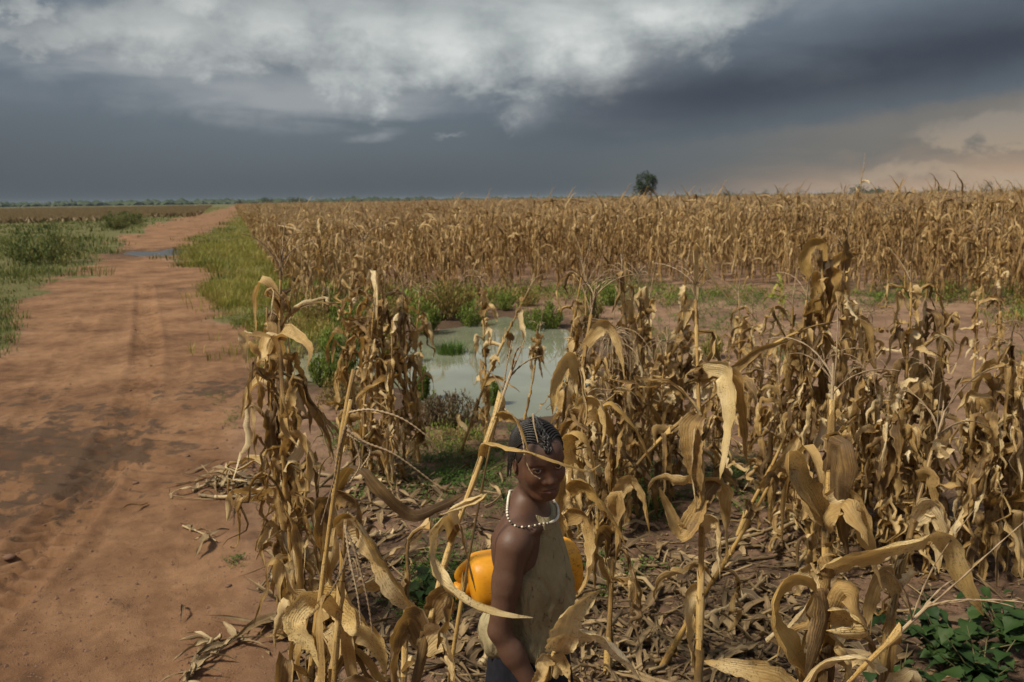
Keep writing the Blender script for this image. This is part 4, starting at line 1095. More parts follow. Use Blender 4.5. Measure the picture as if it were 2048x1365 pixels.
hero('thick maize stalk on the right with a huge broken leaf jutting sideways', 304,
     [(1640, 1500, 1.95), (1645, 1340, 1.97), (1650, 1200, 2.0), (1652, 1060, 2.04), (1660, 930, 2.08), (1664, 800, 2.12)],
     [L_([(1652, 1142, 1.99), (1690, 1120, 1.93), (1760, 1100, 1.88), (1830, 1080, 1.86), (1872, 1068, 1.86), (1900, 1090, 1.86), (1922, 1140, 1.87), (1945, 1190, 1.88), (1968, 1232, 1.90)], .070, m='leaf_gold', t0=.5, t1=.9, c0=.6, c1=.5, b=.7, n=34),
      L_([(1646, 1040, 2.04), (1615, 990, 2.02), (1582, 930, 1.98), (1572, 932, 1.96), (1590, 975, 1.95), (1640, 1035, 1.98)], .070, t0=.4, t1=.2, c0=.8),
      L_([(1630, 1350, 1.96), (1600, 1330, 1.90), (1556, 1270, 1.86), (1545, 1210, 1.85), (1575, 1160, 1.85), (1615, 1160, 1.86), (1632, 1185, 1.88)], .075, m='leaf_gold', t0=.7, t1=.2, c0=.5, wav=.08),
      L_([(1640, 1250, 1.97), (1625, 1200, 1.92), (1640, 1180, 1.9), (1648, 1240, 1.88), (1630, 1300, 1.87), (1612, 1360, 1.87)], .065, t1=.7),
      L_([(1648, 1240, 1.97), (1690, 1225, 1.90), (1720, 1240, 1.86), (1735, 1268, 1.84), (1690, 1272, 1.84), (1652, 1262, 1.86)], .070, m='leaf_gold', t0=.3, t1=.1, wav=.05),
      L_([(1650, 1290, 1.97), (1672, 1275, 1.95), (1700, 1330, 1.93), (1712, 1400, 1.93)], .08, t0=.5, t1=.8),
      L_([(1656, 1000, 2.05), (1700, 990, 2.02), (1740, 1080, 2.02), (1765, 1180, 2.05)], .05, t1=1.3)],
     nleaf=6, L=.5, wd=.075, tassel='bare', r0=.017, lo=.45, hi=.95)
hero('tall straight maize stalk with an upright tassel right of the girl', 305,
     [(1396, 1420, 2.86), (1398, 1300, 2.88), (1402, 1150, 2.92), (1404, 990, 2.97), (1398, 820, 3.02), (1394, 690, 3.07), (1391, 600, 3.10)],
     [L_([(1392, 600, 3.10), (1390, 500, 3.1), (1398, 492, 3.08), (1420, 545, 3.08), (1440, 575, 3.1), (1462, 605, 3.12)], .038, t0=.4, t1=1.2, m='leaf_gold'),
      L_([(1392, 640, 3.1), (1378, 610, 3.09), (1366, 660, 3.08)], .04, t1=.4),
      L_([(1400, 745, 3.03), (1425, 738, 2.98), (1452, 745, 2.95), (1462, 800, 2.93), (1458, 880, 2.93), (1440, 960, 2.95)], .07, m='leaf_gold', t0=.3, t1=.9, c0=.5),
      L_([(1400, 760, 3.03), (1440, 742, 2.98), (1475, 765, 2.96), (1490, 850, 2.96), (1495, 930, 2.98)], .06, t1=1.2),
      L_([(1404, 1000, 2.97), (1385, 1040, 2.9), (1360, 1070, 2.88), (1330, 1010, 2.88), (1318, 975, 2.88)], .07, t0=.4, t1=.2, c0=.9),
      L_([(1398, 830, 3.0), (1380, 860, 2.97), (1388, 930, 2.95), (1402, 985, 2.95)], .08, t1=.6),
      L_([(1400, 1060, 2.95), (1430, 1040, 2.9), (1442, 1100, 2.88), (1440, 1160, 2.9)], .06, t1=.8),
      L_([(1400, 1180, 2.92), (1380, 1190, 2.9), (1376, 1260, 2.88), (1386, 1340, 2.86)], .05, t1=-.9)],
     nleaf=5, L=.5, tassel='up', tassel_kw=dict(nb=7, L=.19, droop=.5, npt=16), r0=.0145, lo=.5, hi=.95)
hero('snapped maize stalk slanting up right with crumpled leaves at its knee', 306,
     [(1392, 1215, 3.30), (1440, 1140, 3.25), (1500, 1040, 3.2), (1545, 960, 3.15), (1570, 925, 3.12), (1590, 935, 3.10)],
     [L_([(1570, 925, 3.12), (1600, 945, 3.05), (1620, 1000, 3.0), (1645, 1060, 3.0)], .07, t1=.5),
      L_([(1560, 940, 3.12), (1590, 920, 3.08), (1608, 960, 3.05), (1612, 1010, 3.05)], .05, t1=.9)],
     nleaf=2, L=.4, tassel='none', r0=.013)
hero('long maize stalk fallen slantwise towards the dense clump on the right', 307,
     [(1215, 1000, 4.6), (1320, 880, 4.5), (1430, 790, 4.4), (1530, 700, 4.35), (1620, 655, 4.3), (1665, 645, 4.3)],
     [L_([(1430, 790, 4.4), (1470, 740, 4.35), (1520, 700, 4.3), (1580, 680, 4.3)], .05, t1=.6)],
     nleaf=4, L=.45, tassel='bare', r0=.012)
hero('slanting split maize stalk rising left of the dense clump', 308,
     [(1500, 1015, 4.6), (1545, 930, 4.5), (1590, 830, 4.4), (1640, 740, 4.35)],
     [L_([(1520, 980, 4.5), (1560, 930, 4.4), (1600, 870, 4.4), (1640, 850, 4.4)], .06, t1=.5)],
     nleaf=4, L=.4, tassel=None, r0=.013)
hero('short snapped maize stalk with a bent tip standing left of the can', 309,
     [(812, 1235, 2.95), (815, 1160, 2.98), (816, 1085, 3.0), (835, 1060, 2.98), (860, 1048, 2.97)],
     [L_([(816, 1090, 3.0), (836, 1075, 2.97), (846, 1060, 2.95)], .03)],
     nleaf=1, L=.2, tassel='none', r0=.013)
hero('maize stalk at the bottom edge with a limp tassel brushing the green weed', 310,
     [(1745, 1480, 2.2), (1765, 1330, 2.22), (1790, 1200, 2.25), (1815, 1090, 2.3), (1842, 980, 2.35), (1872, 880, 2.4)],
     [L_([(1792, 1190, 2.25), (1770, 1150, 2.22), (1745, 1180, 2.2), (1730, 1260, 2.2)], .05, t1=.8),
      L_([(1830, 1040, 2.3), (1860, 1010, 2.27), (1890, 1060, 2.25), (1905, 1140, 2.25)], .06, t1=.8)],
     nleaf=4, L=.5, tassel=None, r0=.013, lo=.4)
hero('bent maize plant with curled leaves and limp tassel at the lower right edge', 311,
     [(1590, 1500, 1.9), (1650, 1420, 1.9), (1720, 1340, 1.86), (1800, 1265, 1.84)],
     [L_([(1600, 1480, 1.9), (1590, 1400, 1.85), (1640, 1330, 1.82), (1720, 1310, 1.8), (1760, 1350, 1.8)], .06, t0=.3, t1=.6),
      L_([(1620, 1450, 1.9), (1570, 1370, 1.88), (1500, 1345, 1.87), (1430, 1330, 1.88), (1408, 1322, 1.9)], .06, t0=.5, t1=.7)],
     nleaf=0, tassel='droop', tassel_kw=dict(nb=5, L=.3, droop=.5, npt=16), r0=.009)
hero('golden maize stalk directly behind the girl with broad cascading leaves', 312,
     [(1100, 1420, 2.75), (1118, 1250, 2.75), (1130, 1100, 2.78), (1140, 960, 2.80), (1150, 850, 2.84), (1166, 730, 2.88), (1182, 630, 2.92)],
     [L_([(1142, 930, 2.78), (1130, 880, 2.72), (1148, 862, 2.68), (1172, 875, 2.66), (1188, 920, 2.66), (1192, 965, 2.67)], .06, m='leaf_gold', t0=.2, t1=.4),
      L_([(1138, 985, 2.76), (1165, 968, 2.7), (1200, 1000, 2.66), (1232, 1045, 2.66), (1252, 1092, 2.68)], .06, m='leaf_gold', t0=.3, t1=.7),
      L_([(1132, 1040, 2.74), (1168, 1030, 2.68), (1186, 1090, 2.66), (1176, 1160, 2.66), (1146, 1200, 2.68)], .06, t0=.2, t1=.8),
      L_([(1152, 830, 2.82), (1180, 800, 2.76), (1205, 812, 2.72), (1212, 860, 2.72), (1200, 910, 2.73)], .055, m='leaf_gold', t1=.6),
      L_([(1128, 1080, 2.74), (1110, 1030, 2.72), (1122, 960, 2.70), (1112, 900, 2.72)], .05, t1=.6),
      L_([(1160, 760, 2.86), (1135, 720, 2.82), (1112, 760, 2.8), (1105, 830, 2.8)], .05, m='leaf_gold', t1=.6),
      L_([(1172, 690, 2.88), (1210, 650, 2.84), (1240, 690, 2.82), (1250, 760, 2.82)], .05, t1=.9)],
     nleaf=6, L=.45, wd=.07, tassel='up', r0=.014, lo=.3, hi=.9)
hero('bent maize stalk right behind the girl with one leaf arching towards the clearing', 313,
     [(1215, 1330, 3.3), (1222, 1180, 3.32), (1228, 1030, 3.36), (1226, 920, 3.4), (1218, 830, 3.42)],
     [L_([(1224, 870, 3.4), (1200, 822, 3.35), (1225, 805, 3.32), (1258, 838, 3.3), (1285, 880, 3.3), (1306, 935, 3.3)], .06, m='leaf_gold', t0=.2, t1=.8),
      L_([(1222, 850, 3.4), (1180, 830, 3.36), (1155, 870, 3.34), (1148, 940, 3.34)], .055, t1=.7),
      L_([(1228, 1000, 3.36), (1262, 960, 3.3), (1290, 1000, 3.28), (1300, 1070, 3.28)], .06, t1=.9),
      L_([(1226, 1080, 3.34), (1200, 1060, 3.3), (1186, 1130, 3.28), (1192, 1210, 3.28)], .055, t1=-.8)],
     nleaf=7, L=.45, wd=.07, tassel='droop', r0=.014, lo=.3, hi=.95)
# the long bowed tassel of the yellow stalk by the road
def extra_tassel(pxs, label, seed, stalk_px, r=.0036, sr=.011, nl=3):
    rng = random.Random(seed)
    P = np.array([W(*q) for q in stalk_px]); b = P[0].copy()
    b = P[0] + (P[0] - P[1]) * (P[0][2] / max(P[1][2] - P[0][2], 1e-3)); b[2] = zat(b[0], b[1])
    root = empty('maize_plant', tuple(b), label, 'maize plant', 'dried maize plants standing near the girl')
    mb = MB(); stalk_mesh(mb, catmull(np.vstack([[0, 0, -.03], P - b]), 12), sr, sr * .45, rng, nodes=7); link('stalk', mb.mesh('stalk', M['stalk']), root)
    mb = MB()
    for q in pxs:
        Q = catmull(np.array([W(*k) for k in q]) - b, 44); t = np.linspace(0, 1, 44)
        mb.add(**tube(Q, r * (1 - .5 * t) * np.where(np.arange(44) % 2, 1.35, .6), 4, caps=False))
    link('tassel', mb.mesh('tassel', M['tassel']), root)
    for k in range(nl):
        p = at_path(P - b, rng.uniform(.2, .7)); phi = rng.uniform(0, 6.28)
        mb = MB(); mb.add(**ribbon(leaf_path(p, phi, .42, 'hang', rng), .055, (math.cos(phi), math.sin(phi), 1), 0, rng.uniform(-2, 2), .5, 1.2, .2, rng, 4, 14)); link('leaf', mb.mesh('leaf', M['leaf']), root)
extra_tassel([[(696, 826, 2.0), (740, 820, 1.98), (800, 836, 1.97), (850, 870, 1.97), (880, 905, 1.98)], [(694, 860, 2.0), (730, 885, 1.99), (790, 910, 1.98), (870, 968, 1.98)],
              [(694, 850, 2.0), (712, 890, 2.0), (720, 930, 2.0), (700, 965, 2.0)], [(692, 850, 2.0), (678, 900, 2.0), (668, 960, 2.0), (642, 1050, 2.0)], [(694, 870, 2.0), (740, 900, 2.0), (720, 940, 2.0)]],
             'maize stalk topped by a long thin tassel bowing right towards the pond bank', 41, [(600, 1500, 2.05), (640, 1200, 2.04), (668, 990, 2.02), (694, 832, 2.0), (702, 800, 2.0)])
extra_tassel([[(1003, 800, 1.86), (1012, 740, 1.88), (1024, 682, 1.9)], [(1000, 810, 1.86), (1030, 840, 1.80), (1045, 880, 1.77), (1050, 915, 1.74), (1062, 945, 1.73), (1080, 958, 1.73)], [(1066, 828, 1.75), (1068, 850, 1.74), (1076, 885, 1.73)]],
             'thin maize tassel whose strand dangles before the girl\'s face', 42, [(880, 1480, 1.95), (915, 1250, 1.92), (950, 1050, 1.9), (985, 870, 1.87), (1003, 805, 1.86)], .0026, .0055, 0)
extra_tassel([[(700, 1090, 1.95), (680, 1150, 1.93), (650, 1200, 1.92), (612, 1240, 1.92)], [(690, 1050, 1.95), (700, 1120, 1.94), (715, 1190, 1.93), (722, 1250, 1.93)], [(692, 1060, 1.95), (712, 1110, 1.94), (735, 1200, 1.93), (745, 1265, 1.93)]],
             'limp tasselled maize stalk hanging between the big leaves at the road edge', 43, [(660, 1500, 2.0), (672, 1300, 1.98), (684, 1150, 1.97), (690, 1060, 1.96), (692, 1040, 1.96)], .0045)

# ------------------------------------------------------------------ shrubs round the pond
def shrub(px, py, wpx, hpx, mat, label, seed, n=420, low=False):
    rng = random.Random(seed); b = G(px, py); b[2] = zat(b[0], b[1])
    s = b[1] / FPX; wd = wpx * s * 1.2; h = hpx * s * 1.12
    root = empty('shrub', tuple(b), label, 'shrub', 'feathery shrubs growing round the pond')
    mb = MB(); mf = MB()
    ns = 26
    for k in range(ns):
        a = rng.uniform(0, 6.28); rr = math.sqrt(rng.random()) * rng.uniform(.85, 1.1)
        hh = h * math.sqrt(max(.12, 1 - .8 * rr * rr)) * rng.uniform(.8, 1.1)
        tip = np.array((math.cos(a) * rr * wd * .5, math.sin(a) * rr * wd * .5, hh)); P = catmull([tip * (.25, .25, 0) - (0, 0, .02), tip * (.8, .8, .42), tip], 6)
        mb.add(**tube(P, np.linspace(.0045, .0012, 6) * (.6 + h), 3, caps=False))
        for j in range(3 * n // ns):
            f = .04 + .96 * rng.random() ** .75; p = at_path(P, f) + np.array((rng.gauss(0, 1), rng.gauss(0, 1), 0)) * wd * .045
            a2 = rng.uniform(0, 6.28); l = h * rng.uniform(.07, .16)
            up_ = rng.uniform(.5, 1.6); d = np.array((math.cos(a2) * .6, math.sin(a2) * .6, up_)); sd_ = np.array((-math.sin(a2), math.cos(a2), 0)) * l * .14
            d = d / np.linalg.norm(d) * l
            mf.add([p - sd_ * .4, p + d * .55 + sd_, p + d, p + d * .55 - sd_], [(0, 1, 2, 3)], None, [(.5, 0), (1, .5), (.5, 1), (0, .5)])
    link('stem', mb.mesh('stem', M['stem']), root)
    fo = link('foliage', mf.mesh('foliage', M[mat], False), root); fo['kind'] = 'stuff'
SHR = [(683, 742, 84, 88, 'shrub', 'large bright green feathery shrub between the pond and the road edge maize'),
       (650, 772, 56, 66, 'shrub', 'small round green shrub standing alone beside the narrow water inlet'),
       (690, 815, 84, 62, 'shrub_red', 'brownish green spreading shrub on the mud below the round green shrub'),
       (640, 650, 70, 45, 'shrub_red', 'russet shrub behind the large bright green one'),
       (700, 655, 60, 55, 'shrub', 'green shrub behind the left maize clump'),
       (845, 662, 58, 62, 'shrub', 'dark green rounded shrub on the far bank left of the water'),
       (800, 645, 60, 50, 'shrub_red', 'russet green shrub on the far bank behind the left clump'),
       (880, 640, 66, 62, 'shrub_red', 'tall golden brown shrub on the far bank of the pond'),
       (918, 632, 58, 55, 'shrub_red', 'golden brown shrub beside the tall one on the far bank'),
       (945, 645, 50, 45, 'shrub', 'bright green shrub at the far waterline of the pond'),
       (848, 790, 40, 58, 'shrub', 'small green shrub rooted at the near water edge behind the left clump'),
       (985, 800, 34, 56, 'shrub', 'slim pale green shrub at the water edge left of the girl\'s head'),
       (905, 848, 90, 66, 'shrub_dry', 'brown twiggy shrub on the near pond bank'),
       (865, 850, 60, 55, 'shrub_dry', 'thin dry shrub beside the brown twiggy one'),
       (1070, 652, 56, 46, 'shrub', 'green forked shrub on the far shore right of the water'),
       (1100, 650, 46, 52, 'shrub', 'dark green shrub next to the forked one on the far shore'),
       (1050, 612, 60, 34, 'shrub_red', 'low olive shrub behind the far shore pair'),
       (1010, 618, 46, 36, 'shrub', 'low green shrub at the narrow head of the pond'),
       (1180, 640, 46, 60, 'grass', 'tall bright green grass tuft behind the golden maize'),
       (1215, 612, 60, 44, 'shrub', 'green shrub in front of the maize rows right of the pond'),
       (765, 612, 60, 44, 'shrub_red', 'russet shrub in front of the field corner'),
       (98, 528, 150, 62, 'weed_left', 'big dark green bush at the left edge of the dirt road'),
       (235, 462, 60, 30, 'weed_left', 'dark green bush beyond the road puddle'),
       (262, 450, 46, 26, 'weed_left', 'small green bush right behind the one beyond the puddle'),
       (1425, 715, 40, 48, 'grass', 'bright green grass tuft in the clearing behind the tall stalk'),
       (790, 720, 40, 90, 'grass', 'tall thin green grass clump between the maize and the water')]
for k, (px, py, a, b, mt, lab) in enumerate(SHR):
    shrub(px, py, a, b, mt, lab, 500 + k, 900 if mt == 'weed_left' else 520)
# grass tussock standing in the water
def tussock():
    rng = random.Random(9); b = G(900, 699); b[2] = -.06; mb = MB()
    blades(mb, (0, 0, 0), 260, .19, .20, .006, rng, .9); blades(mb, (.1, 0, 0), 120, .26, .07, .005, rng, .6)
    o = link('grass_tussock', mb.mesh('grass_tussock', M['weed'], False)); o.location = b
    tag(o, 'dark green grass tussock standing alone in the milky pond', 'grass')
tussock()

# ------------------------------------------------------------------ grass and weeds as ground cover
def road_sds(x, y):
    d = polydist(x, y, ROAD)[0]
    return np.where(inpoly(x, y, ROAD), d, -d) + road_noise(x, y)
def spots(px0, px1, py0, py1, power, n, seed):
    r = np.random.default_rng(seed)
    px = r.uniform(px0, px1, n); py = py0 + (py1 - py0) * r.random(n) ** power
    P = np.array([G(a, b) for a, b in zip(px, py)])
    return r, px, py, P[:, 0], P[:, 1]
def verge():
    rng = random.Random(21); mb = MB()
    r, px, py, x, y = spots(360, 650, 416, 770, 1.25, 11000, 21)
    rd = road_sds(x, y); dens = vnoise(x * .8, y * .8, 44)
    k = (rd < .05) | (r.random(len(x)) < .012)
    k &= x < edge_x(y) + .25 + np.where(y < 14, 1.2, 0)
    k &= (y > 11) | (r.random(len(x)) > (11 - y) / 3.2)
    k &= ~inpoly(x, y, POND)
    dens = .6 * dens + .4 * vnoise(x * .3, y * .3, 45)
    k &= (dens > .44) | (y > 45) | (r.random(len(x)) > .85)
    for xx, yy, zz, dn in zip(x[k], y[k], zats(x[k], y[k]), dens[k]):
        h = rng.uniform(.08, .26) * (.25 + 1.3 * dn) * (1 if yy < 14 else 1.3) * (1.6 if rng.random() < .08 else 1); sc = max(1, yy / 16)
        blades(mb, (xx, yy, zz - .01), 9, .16 * sc, h, .006 * sc, rng, .7)
    tag(link('verge_grass', mb.mesh('verge_grass', M['grass'], False)), 'yellow green grass of the verge between dirt road and maize', 'grass', kind='stuff')
verge()
def left_weeds():
    rng = random.Random(22); mb = MB()
    r, px, py, x, y = spots(-1100, 460, 414, 760, 1.9, 17000, 22)
    rd = road_sds(x, y); dens = fbm(x * .22, y * .22, 3, 51) + .5
    k = (rd < .05) & (y < 125) & (x < -0.3 * y - 1) & ((dens > .42) | (r.random(len(x)) > .6))
    for xx, yy, zz, dn, pp in zip(x[k], y[k], zats(x[k], y[k]), dens[k], py[k]):
        sc = max(1, yy / 14); h = rng.uniform(.10, .28) * (.4 + 1.6 * dn) * (.55 if pp > 560 else 1) * (1.8 if rng.random() < .05 else 1)
        blades(mb, (xx, yy, zz - .01), 8, .22 * sc, h, .008 * sc, rng, 1.0)
    tag(link('roadside_weeds', mb.mesh('roadside_weeds', M['weed_left'], False)), 'patchy green weeds spreading left of the dirt road', 'weeds', kind='stuff')
left_weeds()
def sprig(mb, p, rng, size, n=12, kind=0):
    p = np.array(p, float)
    for k in range(n):
        a = rng.uniform(0, 6.28); r = size * rng.uniform(0, .8); h = size * rng.uniform(.05, .7)
        q = p + (r * math.cos(a), r * math.sin(a), h)
        d = (math.cos(a) + rng.uniform(-.5, .5), math.sin(a) + rng.uniform(-.5, .5), rng.uniform(-.2, .6))
        leaf_quad(mb, q, d, (0, 0, 1), size * rng.uniform(.22, .45), size * rng.uniform(.12, .26))
    for k in range(3):
        a = rng.uniform(0, 6.28); t = p + (size * .6 * math.cos(a), size * .6 * math.sin(a), size * .7)
        mb.add(**tube([p, (p + t) / 2, t], size * .02, 3, caps=False))
def ground_weeds():
    rng = random.Random(23); mb = MB()
    zones_ = [(1300, 592, 140, 24, 110, .13), (1450, 600, 120, 26, 80, .12), (1380, 640, 130, 30, 60, .10), (1620, 600, 120, 18, 50, .12), (1780, 600, 100, 18, 60, .13), (1330, 700, 90, 40, 40, .09), (930, 900, 110, 45, 120, .07), (860, 940, 80, 40, 60, .065), (1000, 960, 60, 60, 60, .06), (1210, 950, 60, 60, 60, .07), (1300, 1010, 60, 40, 50, .07), (760, 960, 60, 40, 40, .06), (700, 870, 60, 30, 50, .07), (1470, 970, 60, 40, 50, .07), (1200, 1140, 50, 50, 26, .06), (880, 1150, 50, 50, 40, .07), (1080, 870, 60, 30, 50, .06), (905, 925, 90, 60, 130, .055), (950, 960, 70, 50, 70, .05), (880, 1000, 70, 50, 50, .05), (860, 1185, 60, 60, 60, .075), (900, 1160, 50, 60, 40, .075), (1290, 965, 60, 45, 90, .06), (1320, 935, 40, 50, 40, .06), (1260, 1150, 50, 25, 22, .06),
              (1480, 935, 60, 40, 50, .06), (1230, 1010, 40, 40, 20, .05), (760, 900, 60, 40, 40, .05), (640, 1070, 25, 20, 14, .06), (475, 830, 26, 20, 16, .05), (440, 790, 30, 12, 12, .045), (470, 1115, 20, 12, 9, .045), (450, 960, 12, 6, 4, .04),
              (1300, 570, 70, 26, 60, .12), (1250, 600, 70, 24, 50, .11), (1480, 610, 50, 16, 30, .11), (1560, 710, 30, 14, 14, .10), (1400, 640, 60, 30, 36, .10), (1340, 680, 50, 30, 24, .09), (1500, 590, 60, 14, 26, .12),
              (1900, 585, 160, 22, 150, .14), (2030, 590, 60, 40, 70, .14), (1740, 585, 60, 12, 30, .12), (1100, 580, 90, 16, 50, .11), (1250, 560, 120, 10, 50, .12), (1440, 590, 30, 12, 16, .1), (700, 600, 60, 30, 50, .12), (640, 690, 30, 20, 12, .09), (1360, 760, 30, 24, 16, .07),
              (1480, 660, 40, 20, 14, .09), (455, 570, 36, 10, 26, .10), (470, 640, 30, 30, 26, .09), (500, 690, 30, 20, 18, .08), (1850, 660, 50, 30, 12, .08), (2020, 700, 30, 20, 16, .09), (1700, 620, 60, 14, 14, .1), (1000, 1000, 40, 40, 24, .045), (930, 1080, 30, 30, 12, .05)]
    for (px, py, rx, ry, n, s) in zones_:
        for _ in range(n):
            p = G(px + rng.gauss(0, rx * .55), py + rng.gauss(0, ry * .55)); sprig(mb, (p[0], p[1], zat(p[0], p[1])), rng, s * rng.uniform(.6, 1.3), 9)
    tag(link('ground_weeds', mb.mesh('ground_weeds', M['weed'], False)), 'low bright green weeds scattered over the soil between the maize', 'weeds', kind='stuff')
ground_weeds()
def bank_plants():
    rng = random.Random(71); mb = MB(); md = MB()
    for (px, py, rx, ry, n, h0) in [(820, 612, 150, 22, 120, .34), (940, 606, 120, 18, 90, .32), (700, 640, 70, 30, 60, .32), (1060, 596, 110, 16, 70, .26), (1220, 590, 90, 18, 60, .24), (1330, 600, 80, 26, 50, .20), (1160, 650, 40, 30, 24, .24), (660, 610, 60, 30, 70, .36), (600, 600, 50, 40, 70, .36), (560, 660, 40, 30, 40, .26), (1480, 596, 90, 14, 40, .2), (1900, 592, 170, 22, 110, .26), (2040, 620, 60, 40, 50, .26), (1290, 700, 60, 50, 24, .14), (1500, 690, 80, 40, 16, .12), (770, 690, 40, 40, 30, .26), (720, 880, 60, 30, 30, .12), (900, 880, 90, 20, 40, .12)]:
        for _ in range(n):
            p = G(px + rng.gauss(0, rx * .55), py + rng.gauss(0, ry * .55))
            if inpoly(np.array([p[0]]), np.array([p[1]]), POND)[0]: continue
            h = h0 * rng.uniform(.5, 1.2); b = np.array((p[0], p[1], zat(p[0], p[1]))); t_ = md if rng.random() < .42 else mb
            for k in range(34):
                a = rng.uniform(0, 6.28); q = b + (rng.gauss(0, h * .3), rng.gauss(0, h * .3), h * rng.random() ** .8 * .8); l = h * rng.uniform(.15, .34)
                d = np.array((math.cos(a) * .6, math.sin(a) * .6, rng.uniform(.4, 1.6))); d = d / np.linalg.norm(d) * l; sd_ = np.array((-math.sin(a), math.cos(a), 0)) * l * .15
                t_.add([q - sd_ * .3, q + d * .5 + sd_, q + d, q + d * .5 - sd_], [(0, 1, 2, 3)])
    o = tag(link('bank_undergrowth', mb.mesh('bank_undergrowth', M['shrub'], False)), 'green undergrowth along the far bank and the foot of the maize rows', 'undergrowth', kind='stuff')
    tag(link('russet_undergrowth', md.mesh('russet_undergrowth', M['shrub_red'], False)), 'russet brown undergrowth mixed into the green far bank', 'undergrowth', kind='stuff')
bank_plants()
def leafy_weed(px, py, rad, hgt, n, label, seed):
    rng = random.Random(seed); b = G(px, py); b[2] = zat(b[0], b[1])
    root = empty('leafy_weed', tuple(b), label, 'weed', 'broad leaved green weeds in the lower right')
    st = MB(); leaves = []
    for k in range(14):
        a = rng.uniform(0, 6.28); r = rad * math.sqrt(rng.random()); t = np.array((r * math.cos(a), r * math.sin(a), hgt * rng.uniform(.55, 1.0) * (1.1 - .4 * r / rad)))
        P = catmull([(0, 0, 0), t * (.4, .4, .55), t], 6); st.add(**tube(P, np.linspace(.005, .002, 6), 4, caps=False))
        for j in range(n // 14):
            leaves.append((at_path(P, rng.uniform(.3, 1)), rng.uniform(0, 6.28)))
    link('stem', st.mesh('stem', M['stem']), root)
    # a pointed toothed leaf, three shapes shared by all
    shapes = []
    for k in range(3):
        mb = MB(); prof = [(0, .02), (.12, .30), (.2, .27), (.34, .42), (.42, .36), (.58, .34), (.66, .26), (.85, .10), (1, .01)]
        v = []; L = .075
        for (t, ww) in prof:
            for s in (-1, -.5, 0, .5, 1):
                v.append((t * L, s * ww * L * (.95 + .1 * k), -.35 * L * t * t + abs(s) * ww * L * .25 + .03 * L * math.sin(t * 9 + s * 2 + k)))
        mb.add(v, gridq(len(prof), 5), None, [(.5 + .5 * s, t) for (t, _) in prof for s in (-1, -.5, 0, .5, 1)])
        shapes.append(mb.mesh('weed_leaf', M['broadleaf']))
    for (p, a) in leaves:
        o = link('leaf', rng.choice(shapes), root, tuple(p)); s = rng.uniform(.55, 1.25)
        o.rotation_euler = (rng.uniform(-.4, .4), rng.uniform(-.5, .5), a); o.scale = (s, s, s)
leafy_weed(1890, 1335, .30, .34, 112, 'bushy dark green weed with toothed leaves, largest one in the lower right', 61)
leafy_weed(2010, 1300, .24, .30, 84, 'dark green toothed weed cut by the right border beside the largest one', 62)
leafy_weed(1960, 1400, .26, .30, 84, 'dark green toothed weed at the bottom edge in front of the largest one', 63)
leafy_weed(1800, 1400, .16, .24, 56, 'smaller green toothed weed left of the largest one at the bottom edge', 64)
leafy_weed(868, 1200, .13, .20, 42, 'small green broad leaved weed on the soil left of the orange can', 65)

